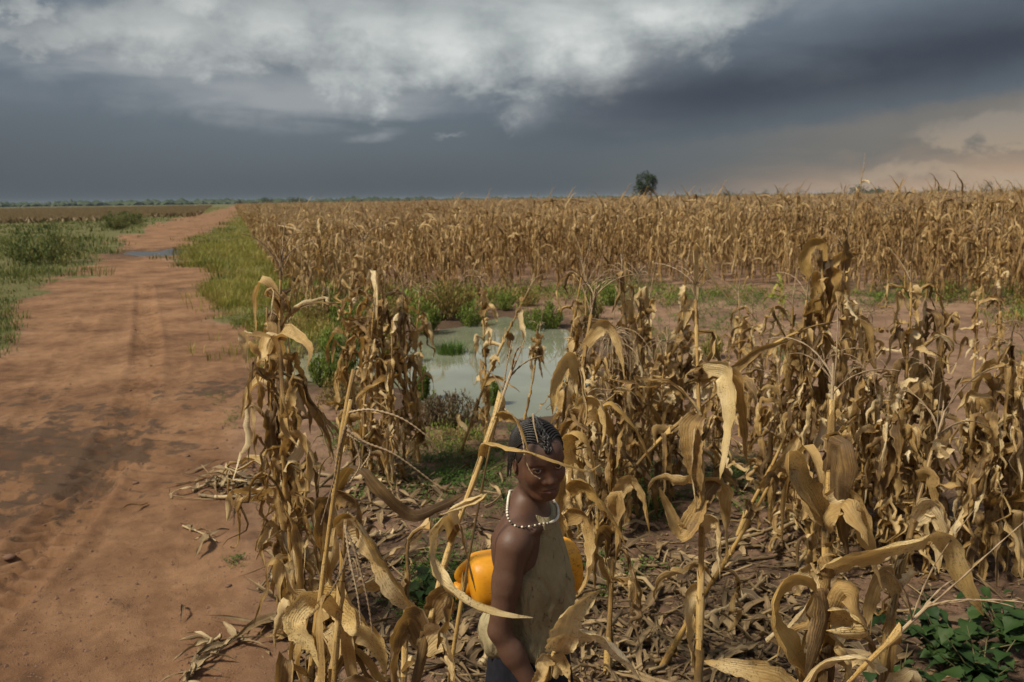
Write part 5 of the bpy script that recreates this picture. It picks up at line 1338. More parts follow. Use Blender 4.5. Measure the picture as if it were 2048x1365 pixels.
# ------------------------------------------------------------------ litter on the soil
def litter():
    rng = random.Random(31); mb = MB()
    def one(x, y, L, kind):
        z = zat(x, y); a = rng.uniform(0, 6.28); d = np.array((math.cos(a), math.sin(a), 0)); s = np.array((-d[1], d[0], 0))
        if kind == 0:
            k = rng.uniform(-.5, .5)
            P = [(x, y, z + .008)] + [np.array((x, y, z)) + d * L * f + s * L * k * f * f + (0, 0, .008 + rng.uniform(0, .05)) for f in (.35, .7, 1)]
            if rng.random() < .6: mb.add(**ribbon(P, rng.uniform(.02, .06), (0, 0, 1), rng.uniform(-.5, .5), rng.uniform(-1.2, 1.2), .1, 1.0, .3, rng, 3, 8, frac=.25, crum=.5, notch=.6))
            else: mb.add(**ribbon(P, rng.uniform(.010, .03), (0, 0, 1), rng.uniform(-.9, .9), rng.uniform(-3, 3), .6, 2.0, .35, rng, 3, 9, frac=.2, crum=.5))
        else:
            P = np.array([(x, y, z + .012), np.array((x, y, z + .012)) + d * L * .5 + s * rng.uniform(-.02, .02), np.array((x, y, z + rng.uniform(.012, .06))) + d * L])
            mb.add(**tube(catmull(P, 6), rng.uniform(.002, .009), 5))
    for (px, py, rx, ry, n) in [(1300, 1180, 150, 110, 230), (1450, 1250, 130, 100, 190), (1560, 1120, 120, 90, 130), (1250, 1330, 160, 60, 140), (1700, 1180, 150, 90, 100), (760, 1010, 90, 50, 120), (740, 1130, 110, 80, 110), (720, 1290, 120, 70, 110),
                                (900, 1290, 110, 60, 90), (960, 1120, 90, 90, 60), (1150, 1100, 70, 90, 70), (470, 965, 60, 22, 80), (600, 1150, 40, 60, 26), (880, 980, 80, 60, 60), (1500, 960, 120, 60, 70), (1850, 1080, 120, 70, 70), (2000, 1000, 60, 120, 30), (1350, 880, 120, 80, 50), (1650, 800, 200, 80, 26), (1450, 1345, 150, 40, 70), (620, 1320, 40, 40, 30),
                                (1200, 920, 80, 50, 40), (780, 930, 90, 30, 50), (300, 1100, 200, 150, 12), (1550, 650, 250, 40, 20), (1650, 1330, 120, 40, 60)]:
        for _ in range(int(n * .5)):
            p = G(px + rng.gauss(0, rx * .6), py + rng.gauss(0, ry * .6))
            if p[1] < 2: continue
            one(p[0], p[1], rng.uniform(.08, .22) if rng.random() < .6 else rng.uniform(.2, .5), 0 if rng.random() < .68 else 1)
    # small trodden crumbs of leaf
    for _ in range(6500):
        p = G(rng.choice([rng.uniform(560, 2040), rng.gauss(1300, 260)]), 870 + 500 * rng.random() ** .8)
        z = zat(p[0], p[1]); a = rng.uniform(0, 6.28); L = rng.uniform(.012, .06)
        leaf_quad(mb, (p[0], p[1], z + .004), (math.cos(a), math.sin(a), rng.uniform(-.1, .25)), (rng.uniform(-.4, .4), rng.uniform(-.4, .4), 1), L, L * rng.uniform(.15, .5), .1)
    tag(link('maize_litter', mb.mesh('maize_litter', M['litter'])), 'broken dry leaves and stalk bits strewn over the soil under the maize', 'litter', kind='stuff')
litter()
def fallen(px0, px1, label, seed, r=.010, wisp=0, lift=.015):
    rng = random.Random(seed); a, b = G(*px0), G(*px1)
    root = empty('fallen_stalk', (a[0], a[1], zat(a[0], a[1])), label, 'maize stalk', 'broken maize stalks lying on the ground')
    n = 9; P = np.array([a + (b - a) * f for f in np.linspace(0, 1, n)]); sd_ = np.array((-(b - a)[1], (b - a)[0], 0)); bow = rng.uniform(-.12, .12)
    P = P + sd_ * bow * np.sin(np.linspace(0, PI, n))[:, None]
    P[:, 2] = zats(P[:, 0], P[:, 1]) + lift + r * .5
    P = P - np.array(root.location)
    mb = MB(); stalk_mesh(mb, P, r, r * .6, rng, 7, 4); link('stalk', mb.mesh('stalk', M['straw']), root)
    for k in range(wisp):
        p = at_path(P, rng.uniform(.1, .9)); an = rng.uniform(0, 6.28); l = rng.uniform(.08, .2)
        Q = [p, p + (math.cos(an) * l * .5, math.sin(an) * l * .5, .02), p + (math.cos(an) * l, math.sin(an) * l, -.01 + rng.uniform(0, .03))]
        mb = MB(); mb.add(**ribbon(Q, rng.uniform(.02, .04), (0, 0, 1), 0, rng.uniform(-2, 2), .5, 1.2, .25, rng, 3, 9)); link('leaf', mb.mesh('leaf', M['straw']), root)
fallen((398, 984), (545, 988), 'long straight dry stalk lying at the front of the heap on the road edge', 1, .012, 2)
fallen((385, 975), (470, 955), 'greyish stalk lying slantwise across the heap on the road edge', 2, .010, 5)
fallen((420, 968), (560, 950), 'upper stalk of the heap lying on the road edge', 3, .012, 6)
fallen((445, 975), (452, 938), 'short pale stalk end sticking up from the heap on the road edge', 4, .011, 4, .05)
fallen((365, 1045), (432, 1076), 'small split stalk lying alone on the bare road below the heap', 5, .006, 4)
fallen((385, 1325), (440, 1268), 'curved grey stalk lying on the road near the bottom edge', 6, .009, 5)
fallen((400, 1318), (482, 1268), 'pale thin stalk lying beside the curved grey one on the road', 7, .006, 5)
fallen((360, 1365), (392, 1318), 'frayed stalk end at the bottom edge of the road', 8, .010, 6)
fallen((515, 1180), (556, 1130), 'thin dry stalk lying against the road edge maize', 9, .007, 2)
fallen((512, 1240), (560, 1246), 'short bleached leaf stalk on the road before the road edge maize', 10, .007, 3)
fallen((640, 1000), (770, 890), 'yellow stalk propped slantwise in the gap left of the pond bank clump', 11, .011, 2, .10)
fallen((630, 952), (830, 975), 'grey stalk lying across the soil behind the yellow road edge stalk', 12, .011, 3)
fallen((730, 1090), (810, 1070), 'snapped pale stalk lying left of the short bent stub', 13, .011, 1, .03)
fallen((1440, 1110), (1600, 1040), 'long bare stalk lying across the litter right of the tall straight stalk', 14, .012, 2, .06)
fallen((1540, 1130), (1640, 1060), 'thick bare stalk leaning on the base of the right hand thick stalk', 15, .014, 1, .08)
fallen((1410, 1260), (1530, 1170), 'pale stalk lying over dark litter at lower centre right', 16, .011, 1, .04)
fallen((1680, 1165), (1790, 1130), 'pale stalk lying behind the huge broken leaf', 17, .011, 1, .05)
fallen((1920, 1105), (2040, 1110), 'dark stalk lying on the red soil at the right border', 18, .010, 1)
fallen((960, 1340), (1000, 1310), 'short thick pale stalk lying on the soil at the girl\'s left', 19, .016, 2)
fallen((1590, 650), (1660, 665), 'dark twig like stalk lying in the middle of the red clearing', 20, .012, 2)
fallen((1440, 770), (1555, 752), 'dry stalk lying at the near side of the red clearing', 21, .010, 2)
# clods and pebbles
def grit():
    rng = random.Random(88); mb = MB()
    u = np.array([(1, 0, 0), (0, 1, 0), (-1, 0, 0), (0, -1, 0), (0, 0, 1), (0, 0, -1)], float); tr = [(0, 1, 4), (1, 2, 4), (2, 3, 4), (3, 0, 4), (1, 0, 5), (2, 1, 5), (3, 2, 5), (0, 3, 5)]
    for _ in range(8000):
        p = G(rng.uniform(-20, 2060), 560 + 820 * rng.random() ** .7); z = zat(p[0], p[1])
        r = rng.uniform(.0015, .0045) * (1 if rng.random() < .93 else 2.2) * (1 + p[1] / 10)
        mb.add(u * r * np.array([rng.uniform(.6, 1.4) for _ in range(6)])[:, None] * (1.2, 1, .7) + (p[0], p[1], z + r * .2), None, tr)
    tag(link('soil_crumbs', mb.mesh('soil_crumbs', M['stone'], False)), 'small crumbs of earth and grit scattered over road and field', 'soil crumbs', kind='stuff')
grit()
def clod(px, py, r, label, seed):
    rng = random.Random(seed); b = G(px, py); nlat, nlon = 7, 9; v = []
    for i in range(nlat):
        for j in range(nlon):
            th = PI * i / (nlat - 1); ph = 2 * PI * j / nlon; k = r * rng.uniform(.75, 1.15)
            v.append((k * math.sin(th) * math.cos(ph) * 1.3, k * math.sin(th) * math.sin(ph), k * math.cos(th) * .6))
    mb = MB(); mb.add(v, gridq(nlat, nlon, True)[:, ::-1]); o = link('soil_clod', mb.mesh('soil_clod', M['stone'])); o.location = (b[0], b[1], zat(b[0], b[1]) + r * .2)
    tag(o, label, 'clod', 'clods of earth lying on the bare soil')
for k, (px, py, r, lab) in enumerate([(16, 1102, .030, 'dark clod at the left border of the road'), (372, 903, .022, 'small dark clod on the road above the stalk heap'), (270, 956, .020, 'tiny dark clod by the tyre track'), (1855, 808, .11, 'big brown clod on the red clearing behind the second clump'),
                                      (1870, 632, .12, 'dark mound of earth at the back of the red clearing'), (668, 838, .05, 'pale flat stone on the mud left of the pond bank clump'), (486, 850, .030, 'dark clod near the road edge below the green sprigs'), (455, 1160, .016, 'small grey clod on the road left of the maize'), (430, 886, .02, 'flat dark clod in the middle of the near road')]):
    clod(px, py, r, lab, 900 + k)

# ------------------------------------------------------------------ the girl
def surface_nets(F, org, h):
    S = F < 0
    nx, ny, nz = F.shape
    c = np.zeros((nx - 1, ny - 1, nz - 1), np.int8)
    for i in (0, 1):
        for j in (0, 1):
            for k in (0, 1):
                c += S[i:nx - 1 + i, j:ny - 1 + j, k:nz - 1 + k]
    I = np.argwhere((c > 0) & (c < 8))
    idx = np.full(c.shape, -1, np.int64); idx[tuple(I.T)] = np.arange(len(I))
    acc = np.zeros((len(I), 3)); cnt = np.zeros(len(I))
    corners = [(i, j, k) for i in (0, 1) for j in (0, 1) for k in (0, 1)]
    for a in corners:
        for b in corners:
            if sum(abs(p - q) for p, q in zip(a, b)) != 1 or a > b: continue
            fa = F[I[:, 0] + a[0], I[:, 1] + a[1], I[:, 2] + a[2]]; fb = F[I[:, 0] + b[0], I[:, 1] + b[1], I[:, 2] + b[2]]
            k = (fa < 0) != (fb < 0); t = np.where(k, fa / np.where(k, fa - fb, 1), 0)
            pa = np.array(a, float); pb = np.array(b, float)
            acc[k] += (pa + (pb - pa) * t[:, None])[k]; cnt[k] += 1
    V = np.asarray(org) + h * (I + acc / cnt[:, None])
    Q = []
    for ax in range(3):
        o1, o2 = [(1, 2), (2, 0), (0, 1)][ax]
        sl0 = [slice(None)] * 3; sl1 = [slice(None)] * 3
        sl0[ax] = slice(0, -1); sl1[ax] = slice(1, None)
        e = S[tuple(sl0)] != S[tuple(sl1)]
        E = np.argwhere(e)
        k = (E[:, o1] > 0) & (E[:, o2] > 0) & (E[:, o1] < F.shape[o1] - 1) & (E[:, o2] < F.shape[o2] - 1)
        E = E[k]
        flip = S[tuple(E.T)]
        def cell(d1, d2):
            q = E.copy(); q[:, o1] -= d1; q[:, o2] -= d2; return idx[tuple(q.T)]
        a, b, c_, d = cell(1, 1), cell(0, 1), cell(0, 0), cell(1, 0)
        q = np.stack([a, b, c_, d], -1); q[~flip] = q[~flip][:, ::-1]
        Q.append(q)
    return V, np.concatenate(Q)
class Field3:
    """signed distance field built from blended shapes"""
    def __init__(self): self.ops = []
    def _add(self, fn, lo, hi, k, op): self.ops.append((fn, np.asarray(lo, float), np.asarray(hi, float), k, op)); return self
    def capsule(self, a, b, ra, rb, k=.02, op='u'):
        a = np.asarray(a, float); b = np.asarray(b, float); ab = b - a; L2 = ab.dot(ab) + 1e-12
        def fn(X, Y, Z):
            t = np.clip(((X - a[0]) * ab[0] + (Y - a[1]) * ab[1] + (Z - a[2]) * ab[2]) / L2, 0, 1)
            return np.sqrt((X - a[0] - t * ab[0]) ** 2 + (Y - a[1] - t * ab[1]) ** 2 + (Z - a[2] - t * ab[2]) ** 2) - (ra + (rb - ra) * t)
        r = max(ra, rb) + k + .02
        return self._add(fn, np.minimum(a, b) - r, np.maximum(a, b) + r, k, op)
    def ellipsoid(self, c, r, k=.02, Rm=None, op='u'):
        c = np.asarray(c, float); r = np.asarray(r, float); Rm = np.eye(3) if Rm is None else Rm
        def fn(X, Y, Z):
            x, y, z = X - c[0], Y - c[1], Z - c[2]
            u = (Rm[0, 0] * x + Rm[1, 0] * y + Rm[2, 0] * z) / r[0]; v = (Rm[0, 1] * x + Rm[1, 1] * y + Rm[2, 1] * z) / r[1]; w_ = (Rm[0, 2] * x + Rm[1, 2] * y + Rm[2, 2] * z) / r[2]
            k0 = np.sqrt(u * u + v * v + w_ * w_); k1 = np.sqrt((u / r[0]) ** 2 + (v / r[1]) ** 2 + (w_ / r[2]) ** 2) + 1e-9
            return k0 * (k0 - 1) / k1
        m = r.max() + k + .02
        return self._add(fn, c - m, c + m, k, op)
    def custom(self, fn, lo, hi, op='s', k=.005): return self._add(fn, lo, hi, k, op)
    def at(self, P):
        P = np.asarray(P, float); F = np.full(len(P), .2)
        for fn, a, b, k, op in self.ops:
            d = fn(P[:, 0], P[:, 1], P[:, 2])
            if op == 's': d = -d; F = np.maximum(F, d)
            else: m = np.minimum(F, d); hh = np.maximum(k - np.abs(F - d), 0) / k; F = m - hh * hh * k * .25
        return F
    def eval(self, lo, hi, h):
        lo = np.asarray(lo, float); n = np.ceil((np.asarray(hi) - lo) / h).astype(int) + 1
        F = np.full(n, .2, np.float32)
        ax = [lo[i] + h * np.arange(n[i]) for i in range(3)]
        for fn, a, b, k, op in self.ops:
            s = [slice(*np.searchsorted(ax[i], (a[i], b[i]))) for i in range(3)]
            if any(q.start >= q.stop for q in s): continue
            X, Y, Z = np.meshgrid(ax[0][s[0]], ax[1][s[1]], ax[2][s[2]], indexing='ij', sparse=True)
            d = fn(X, Y, Z).astype(np.float32); f = F[tuple(s)]
            if op == 's': d = -d; m = np.maximum(f, d); hh = np.maximum(k - np.abs(f - d), 0) / k; F[tuple(s)] = m + hh * hh * k * .25
            else: m = np.minimum(f, d); hh = np.maximum(k - np.abs(f - d), 0) / k; F[tuple(s)] = m - hh * hh * k * .25
        return surface_nets(F, lo, h)

def rotz(a): c, s = math.cos(a), math.sin(a); return np.array(((c, -s, 0), (s, c, 0), (0, 0, 1)))
def roty(a): c, s = math.cos(a), math.sin(a); return np.array(((c, 0, s), (0, 1, 0), (-s, 0, c)))
def rotx(a): c, s = math.cos(a), math.sin(a); return np.array(((1, 0, 0), (0, c, -s), (0, s, c)))
BODY_YAW = R(-16)
GIRL = np.array((0.042, 1.945, 0.0)); GIRL[2] = zat(GIRL[0], GIRL[1])
RB = rotz(BODY_YAW)
def to_local(p): return RB.T @ (np.asarray(p) - GIRL)
def to_world(p): return RB @ np.asarray(p) + GIRL
HEAD_C = to_local((0.062, 1.905, 1.312))
RH = rotz(R(-70) - BODY_YAW) @ roty(R(11)) @ rotx(R(6))
HS = 0.90
def HP(x, y, z): return HEAD_C + RH @ (HS * np.array((x, y, z)))
class HeadShapes:
    def __init__(self, f): self.f = f
    def ellipsoid(self, c, r, k, Rm=None, op='u'): return self.f.ellipsoid(c, np.array(r) * HS, k * HS, Rm, op)
    def capsule(self, a, b, ra, rb, k, op='u'): return self.f.capsule(a, b, ra * HS, rb * HS, k * HS, op)

skin, n = newmat('dark_brown_skin')
ob = n.n('ShaderNodeTexCoord').outputs['Object']
lipa = n.n('ShaderNodeAttribute', attribute_name='lip').outputs['Fac']
s1 = n.noise(ob, 9.0, 5, 0.6); s2 = n.noise(ob, 140.0, 4, 0.6)
c = n.ramp(n.m('ADD', n.m('MULTIPLY', s1, .75), n.m('MULTIPLY', s2, .25)), [(.3, (.068, .034, .022)), (.7, (.112, .058, .039))])
facea = n.n('ShaderNodeAttribute', attribute_name='face').outputs['Fac']
c = n.mix(n.m('MULTIPLY', facea, .5), c, (.135, .060, .030))
c = n.mix(n.m('MULTIPLY', lipa, .8), c, (.115, .050, .042))
s3 = n.noise(ob, 420.0, 3, .6)
c = n.mix(n.m('MULTIPLY', n.step(n.noise(ob, 22.0, 5, .7), .54, .72), .22), c, (.16, .115, .085))
finish(n, c, n.m('MULTIPLY_ADD', s1, .3, .38), n.m('ADD', s2, s3), .22, .002, .38, extra={'Subsurface Weight': .08, 'Subsurface Radius': (.01, .004, .002), 'Subsurface Scale': .5})
cloth, n = newmat('khaki_cloth')
ob = n.n('ShaderNodeTexCoord').outputs['Object']
wv = n.noise(n.mapping(ob, (1, 1, 1)), 260.0, 2, .5); bl = n.noise(ob, 9.0, 5, .6); st = n.noise(n.mapping(ob, (1, 1, .6)), 34.0, 4, .7, .8)
c = n.ramp(bl, [(.3, (.225, .182, .100)), (.7, (.345, .292, .178))])
c = n.mix(n.m('MULTIPLY', n.step(st, .56, .68), .8), c, (.055, .042, .022))
c = n.mix(n.m('MULTIPLY', n.step(n.noise(ob, 6.0, 4, .6), .48, .68), .45), c, (.12, .092, .05))
c = n.mix(n.m('MULTIPLY', wv, .25), c, (.15, .125, .07))
finish(n, c, .9, n.m('ADD', n.m('MULTIPLY', wv, .5), n.m('MULTIPLY', n.noise(n.mapping(ob, (1, 1, .45)), 28.0, 3, .55, 1.2), 5)), .55, .004, .15)
navy = mat_plain('navy_cloth', (.010, .011, .017), .85, .2, 60, .4)
hairm, n = newmat('black_hair')
ob = n.n('ShaderNodeTexCoord').outputs['Object']
x = n.noise(ob, 320.0, 3, .6)
finish(n, n.ramp(x, [(.3, (.006, .005, .0045)), (.75, (.026, .022, .020))]), .48, x, .5, .002, .45)
scalpm = mat_plain('scalp_stubble', (.022, .015, .012), .7, .3, 300, .5, .4)
eyem, n = newmat('eye')
ob = n.n('ShaderNodeTexCoord').outputs['Object']
vl = n.n('ShaderNodeVectorMath', operation='NORMALIZE'); n.put(vl.inputs[0], ob)
ang = n.n_sep(vl.outputs[0], 0)
c = n.mix(n.step(ang, .835, .855), (.40, .345, .29), (.016, .008, .005))
c = n.mix(n.step(ang, .965, .975), c, (.002, .002, .002))
finish(n, c, .12, None, spec=.5)
bead, n = newmat('white_beads')
x = n.noise(n.n('ShaderNodeTexCoord').outputs['Object'], 160.0, 2)
finish(n, n.ramp(x, [(.35, (.50, .44, .34)), (.6, (.72, .68, .58))]), .45, None, spec=.4)
beadd = mat_plain('dark_beads', (.04, .035, .03), .4, .5)

def build_girl():
    root = empty('person', tuple(GIRL), 'girl in khaki halter top and bead necklace holding an orange can among maize', 'person')
    root.rotation_euler = (0, 0, BODY_YAW)
    f = Field3()
    UP = np.array((0, 0, .045))
    def torso(f, g=0.0):
        f.ellipsoid(np.array((-.005, 0, 1.015)) + UP, (.080 + g, .108 + g, .125 + g), .04)
        f.ellipsoid(np.array((.004, 0, .875)) + UP, (.074 + g, .092 + g, .14 + g), .05)
        for s in (-1, 1):
            f.capsule(np.array((-.005, s * .04, 1.100)) + UP, np.array((-.008, s * .112, 1.082)) + UP, .038 + g, .041 + g, .03)
            f.capsule(np.array((-.014, s * .02, 1.148)) + UP, np.array((-.012, s * .09, 1.105)) + UP, .026 + g, .028 + g, .03)
            f.capsule(np.array((.052, s * .012, 1.090)) + UP, np.array((.035, s * .10, 1.104)) + UP, .008 + g, .008 + g, .014)  # collar bone
        f.capsule(np.array((-.014, 0, 1.10)) + UP, HP(-.018, 0, -.055), .041 + g, .035 + g, .03)                                   # neck
    torso(f)
    f.ellipsoid((-.010, 0, .765), (.088, .112, .10), .05)
    for s in (-1, 1):
        f.ellipsoid(np.array((-.055, s * .06, 1.03)) + UP, (.03, .045, .07), .03)          # shoulder blade
    # right arm, hanging, forearm reaching forward
    sh, elb, wr = np.array((-.012, -.132, 1.118)), np.array((-.040, -.158, .905)), np.array((.055, -.150, .735))
    f.capsule(sh, sh + (elb - sh) * .45, .0400, .0345, .025); f.capsule(sh + (elb - sh) * .4, elb, .0345, .0275, .015)
    f.capsule(elb, elb + (wr - elb) * .35, .0275, .0285, .012); f.capsule(elb + (wr - elb) * .3, wr, .0285, .0185, .015)
    def hand(wr, dirv, palm_n, side, curl):
        d = np.asarray(dirv, float) / np.linalg.norm(dirv); pn = np.asarray(palm_n, float); pn -= d * pn.dot(d); pn /= np.linalg.norm(pn); sd_ = np.cross(d, pn) * side
        f.capsule(wr, wr + d * .018, .0185, .017, .01)
        for k, off in enumerate((-.021, -.007, .007, .021)):
            f.capsule(wr + d * .012 + sd_ * off * .6, wr + d * .066 + sd_ * off, .0125, .0098, .008)
        for k, (off, l) in enumerate(zip((-.023, -.0078, .0078, .0225), (.058, .066, .062, .048))):
            p = wr + d * .066 + sd_ * off; r = .0085; a = 0
            for seg, fr in enumerate((.42, .32, .26)):
                a += curl * (.5, 1.0, .8)[seg]; v = d * math.cos(a) + pn * math.sin(a)
                q = p + v * l * fr; f.capsule(p, q, r, r * .9, .0015); p = q; r *= .9
        p = wr + d * .016 - sd_ * .016; q = p + (d * .6 - sd_ * .75 + pn * .25) * .034; e = q + (d * .95 - sd_ * .15 + pn * .3) * .026
        f.capsule(p, q, .0125, .0100, .006); f.capsule(q, e, .0100, .0080, .002); f.capsule(e, e + (d * .9 + pn * .45) * .02, .008, .0065, .001)
    hand(wr, wr - elb + np.array((.01, 0, -.06)), (.3, 1, .1), -1, .35)
    # left arm, drawn back, forearm round the can
    shl, ell, wrl = np.array((-.008, .132, 1.118)), to_local(CAN_C + np.array((-.060, -.015, .108))), to_local(CAN_C + np.array((-.035, .085, .045)))
    f.capsule(shl, shl + (ell - shl) * .5, .040, .0345, .025); f.capsule(shl + (ell - shl) * .45, ell, .0345, .028, .015)
    f.capsule(ell, wrl, .0285, .0185, .012)
    hand(wrl, RB.T @ np.array((.55, .10, -.85)), RB.T @ np.array((-.2, -1, 0)), 1, .55)
    # legs and feet
    for s in (-1, 1):
        hip, kn, an = np.array((-.005, s * .058, .73)), np.array((.012 + .02 * s, s * .062, .395)), np.array((-.02 + .03 * s, s * .062, .065))
        f.capsule(hip, kn, .064, .043, .03); f.capsule(kn, kn + (an - kn) * .35 + (-.012, 0, 0), .042, .041, .02); f.capsule(kn + (an - kn) * .33 + (-.01, 0, 0), an, .040, .024, .02)
        f.capsule(an + (-.025, 0, -.040), an + (.055, s * .005, -.042), .024, .022, .015); f.capsule(an, an + (.07, 0, -.035), .026, .018, .02)
        f.capsule(an + (.05, s * .004, -.044), an + (.125, s * .012, -.052), .024, .013, .02)
    # head
    hf = HeadShapes(f)
    hf.ellipsoid(HP(-.012, 0, .026), (.086, .066, .074), .02, RH)
    hf.ellipsoid(HP(.018, 0, -.032), (.060, .052, .068), .035, RH)
    hf.ellipsoid(HP(.048, 0, .040), (.034, .046, .034), .03, RH)                   # forehead
    hf.capsule(HP(.056, -.008, -.086), HP(.056, .008, -.086), .0165, .0165, .022)   # chin
    for s in (-1, 1):
        hf.capsule(HP(-.004, s * .044, -.042), HP(.040, s * .020, -.078), .016, .014, .03)
        hf.ellipsoid(HP(.050, s * .032, -.022), (.023, .022, .024), .026, RH)       # cheek
        hf.capsule(HP(.074, s * .012, .024), HP(.060, s * .044, .025), .0062, .0055, .014)  # brow
        hf.ellipsoid(HP(-.006, s * .066, -.008), (.016, .007, .027), .006, RH @ rotz(s * .35))
        hf.ellipsoid(HP(.003, s * .0735, -.006), (.008, .004, .014), .004, RH, op='s')
        hf.ellipsoid(HP(.082, s * .030, .008), (.018, .017, .0115), .012, RH, op='s')   # socket
    hf.capsule(HP(.074, 0, .015), HP(.084, 0, -.016), .0068, .0092, .012)
    hf.ellipsoid(HP(.0885, 0, -.0245), (.0115, .0125, .0098), .008, RH)              # nose tip
    for s in (-1, 1):
        hf.ellipsoid(HP(.0785, s * .0138, -.0280), (.0105, .0078, .0076), .005, RH)
        hf.ellipsoid(HP(.086, s * .0065, -.0345), (.0050, .0034, .0028), .002, RH, op='s')
    hf.ellipsoid(HP(.070, 0, -.055), (.016, .026, .022), .014, RH)                  # muzzle
    for s in (-1, 1):
        hf.capsule(HP(.0832, s * .003, -.0475), HP(.0715, s * .0225, -.0535), .0062, .0034, .004)
        hf.capsule(HP(.0825, s * .002, -.0600), HP(.0715, s * .0205, -.0555), .0074, .0034, .004)
        hf.capsule(HP(.0895, 0, -.0537), HP(.0765, s * .0235, -.0547), .0016, .0012, .002, op='s')
        # eye lids, then the slit
        hf.ellipsoid(HP(.0635, s * .0298, .008), (.0150, .0168, .0130), .004, RH)
        hf.ellipsoid(HP(.080, s * .0302, .0088), (.013, .0142, .0046), .002, RH @ rotx(s * .10), op='s')
        hf.capsule(HP(.0770, s * .0170, .0156), HP(.0725, s * .043, .0150), .0022, .0020, .003)
    zc = 1.175
    V1, Q1 = f.eval((-.32, -.30, -.02), (.32, .45, zc + .003), .0042)
    V2, Q2 = f.eval((-.16, -.15, zc - .001), (.16, .15, 1.45), .0017)
    k1 = V1[Q1].mean(1)[:, 2] < zc + .001; k2 = V2[Q2].mean(1)[:, 2] > zc
    mb = MB(); mb.add(V1, Q1[k1]); mb.add(V2, Q2[k2])
    me = mb.mesh('body', skin)
    V = np.vstack([V1, V2]); H = (V - HEAD_C) @ RH
    lip = np.exp(-((H[:, 1] / .021) ** 4)) * np.exp(-(((H[:, 2] + .0540) / .0095) ** 4)) * (H[:, 0] > .066)
    face = sstep(H[:, 0], .01, .06) * sstep(H[:, 2], .04, .0) * sstep(H[:, 2], -.11, -.085)
    for nm, arr in (('lip', lip), ('face', face)):
        me.attributes.new(nm, 'FLOAT', 'POINT').data.foreach_set('value', arr.astype(np.float32))
    # drop loose verts
    import bmesh
    bm = bmesh.new(); bm.from_mesh(me); bmesh.ops.delete(bm, geom=[v for v in bm.verts if not v.link_faces], context='VERTS'); bm.to_mesh(me); bm.free()
    link('body', me, root)
    # eyes looking at the camera
    for s in (-1, 1):
        mb = MB(); c = HP(.0668, s * .0298, .0082); th = np.linspace(0, PI, 17); ph = np.linspace(0, 2 * PI, 24, endpoint=False)
        v = [(HS * .0114 * math.sin(t) * math.cos(p), HS * .0114 * math.sin(t) * math.sin(p), HS * .0114 * math.cos(t)) for t in th for p in ph]
        mb.add(v, gridq(17, 24, True)[:, ::-1]); o = link('eye', mb.mesh('eye', eyem), root)
        o.location = c
        look = RB.T @ (CPOS - to_world(c)); look = Vector(look / np.linalg.norm(look) + np.array(RH @ (1, 0, 0)) * .55).normalized()
        o.rotation_euler = look.to_track_quat('X', 'Z').to_euler()
    # hair: scalp and cornrows
    hc = np.array((-.012, 0, .026)); hr = np.array((.0885, .0685, .0765))
    fh = Field3(); fh.ellipsoid(HP(*hc), (hr + .0012) * HS, .01, RH)
    n_front = RH @ np.array((.80, 0, -.60)); p0 = HP(.056, 0, .062)
    fh.custom(lambda X, Y, Z: -((X - p0[0]) * n_front[0] + (Y - p0[1]) * n_front[1] + (Z - p0[2]) * n_front[2]), (-1, -1, 0), (1, 1, 2))
    n_low = RH @ np.array((.35, 0, -1.0)); n_low /= np.linalg.norm(n_low); p1 = HP(-.02, 0, -.015)
    fh.custom(lambda X, Y, Z: -((X - p1[0]) * n_low[0] + (Y - p1[1]) * n_low[1] + (Z - p1[2]) * n_low[2]), (-1, -1, 0), (1, 1, 2))
    Vh, Qh = fh.eval(HEAD_C - .13, HEAD_C + .13, .0026)
    mb = MB(); mb.add(Vh, Qh)
    link('scalp_hair', mb.mesh('scalp_hair', scalpm), root)
    rng = random.Random(4)
    def on(al, be, lift=.003):
        v = np.array((math.cos(al) * math.cos(be), math.sin(be), math.sin(al) * math.cos(be)))
        return hc + v * (hr + lift)
    mb = MB()
    rows = 20
    for s in (-1, 1):
        for i in range(rows):
            al = R(33 + (172 - 33) * i / (rows - 1)); P = []
            bmax = R(66 + 10 * math.sin(i / rows * PI))
            for t in np.linspace(0, 1, 15):
                be = .06 + (bmax - .06) * t; P.append(on(al + R(26) * math.sin(t * PI * .6) * (1.0 - i / rows * .8), s * be, .0032))
            P = np.array(P)
            # loose tail
            ln = rng.uniform(.040, .090) * (1.1 if i > 3 else .5); e = P[-1]; d = np.array((-.02 + .12 * (i / rows - .5), s * .10, -1.0)); d /= np.linalg.norm(d)
            T = [e + d * ln * q + np.array((rng.uniform(-.003, .003), s * .004 * q, 0)) for q in np.linspace(.12, 1, 7)]
            P = np.vstack([P, T]); n_ = 56
            Q = catmull(P, n_); t = np.linspace(0, 1, n_)
            r = .0027 * (1 - .45 * sstep(t, .7, 1)) * np.where(np.arange(n_) % 2, 1.2, .82)
            Qw = np.array([HP(*q) for q in Q]); mb.add(**tube(Qw, r, 5))
    # tousled strip along the middle, falling on the forehead
    for i in range(46):
        al0 = R(rng.uniform(35, 110)); y0 = rng.uniform(-.14, .14); P = [on(al0 - R(14) * q, y0 * (1 - .3 * q) + rng.uniform(-.06, .06), .004 + .007 * math.sin(q * PI * .8) + rng.uniform(0, .003)) for q in np.linspace(0, 1.3, 5)]
        mb.add(**tube(np.array([HP(*q) for q in catmull(P, 16)]), .0027 * np.where(np.arange(16) % 2, 1.2, .8), 5))
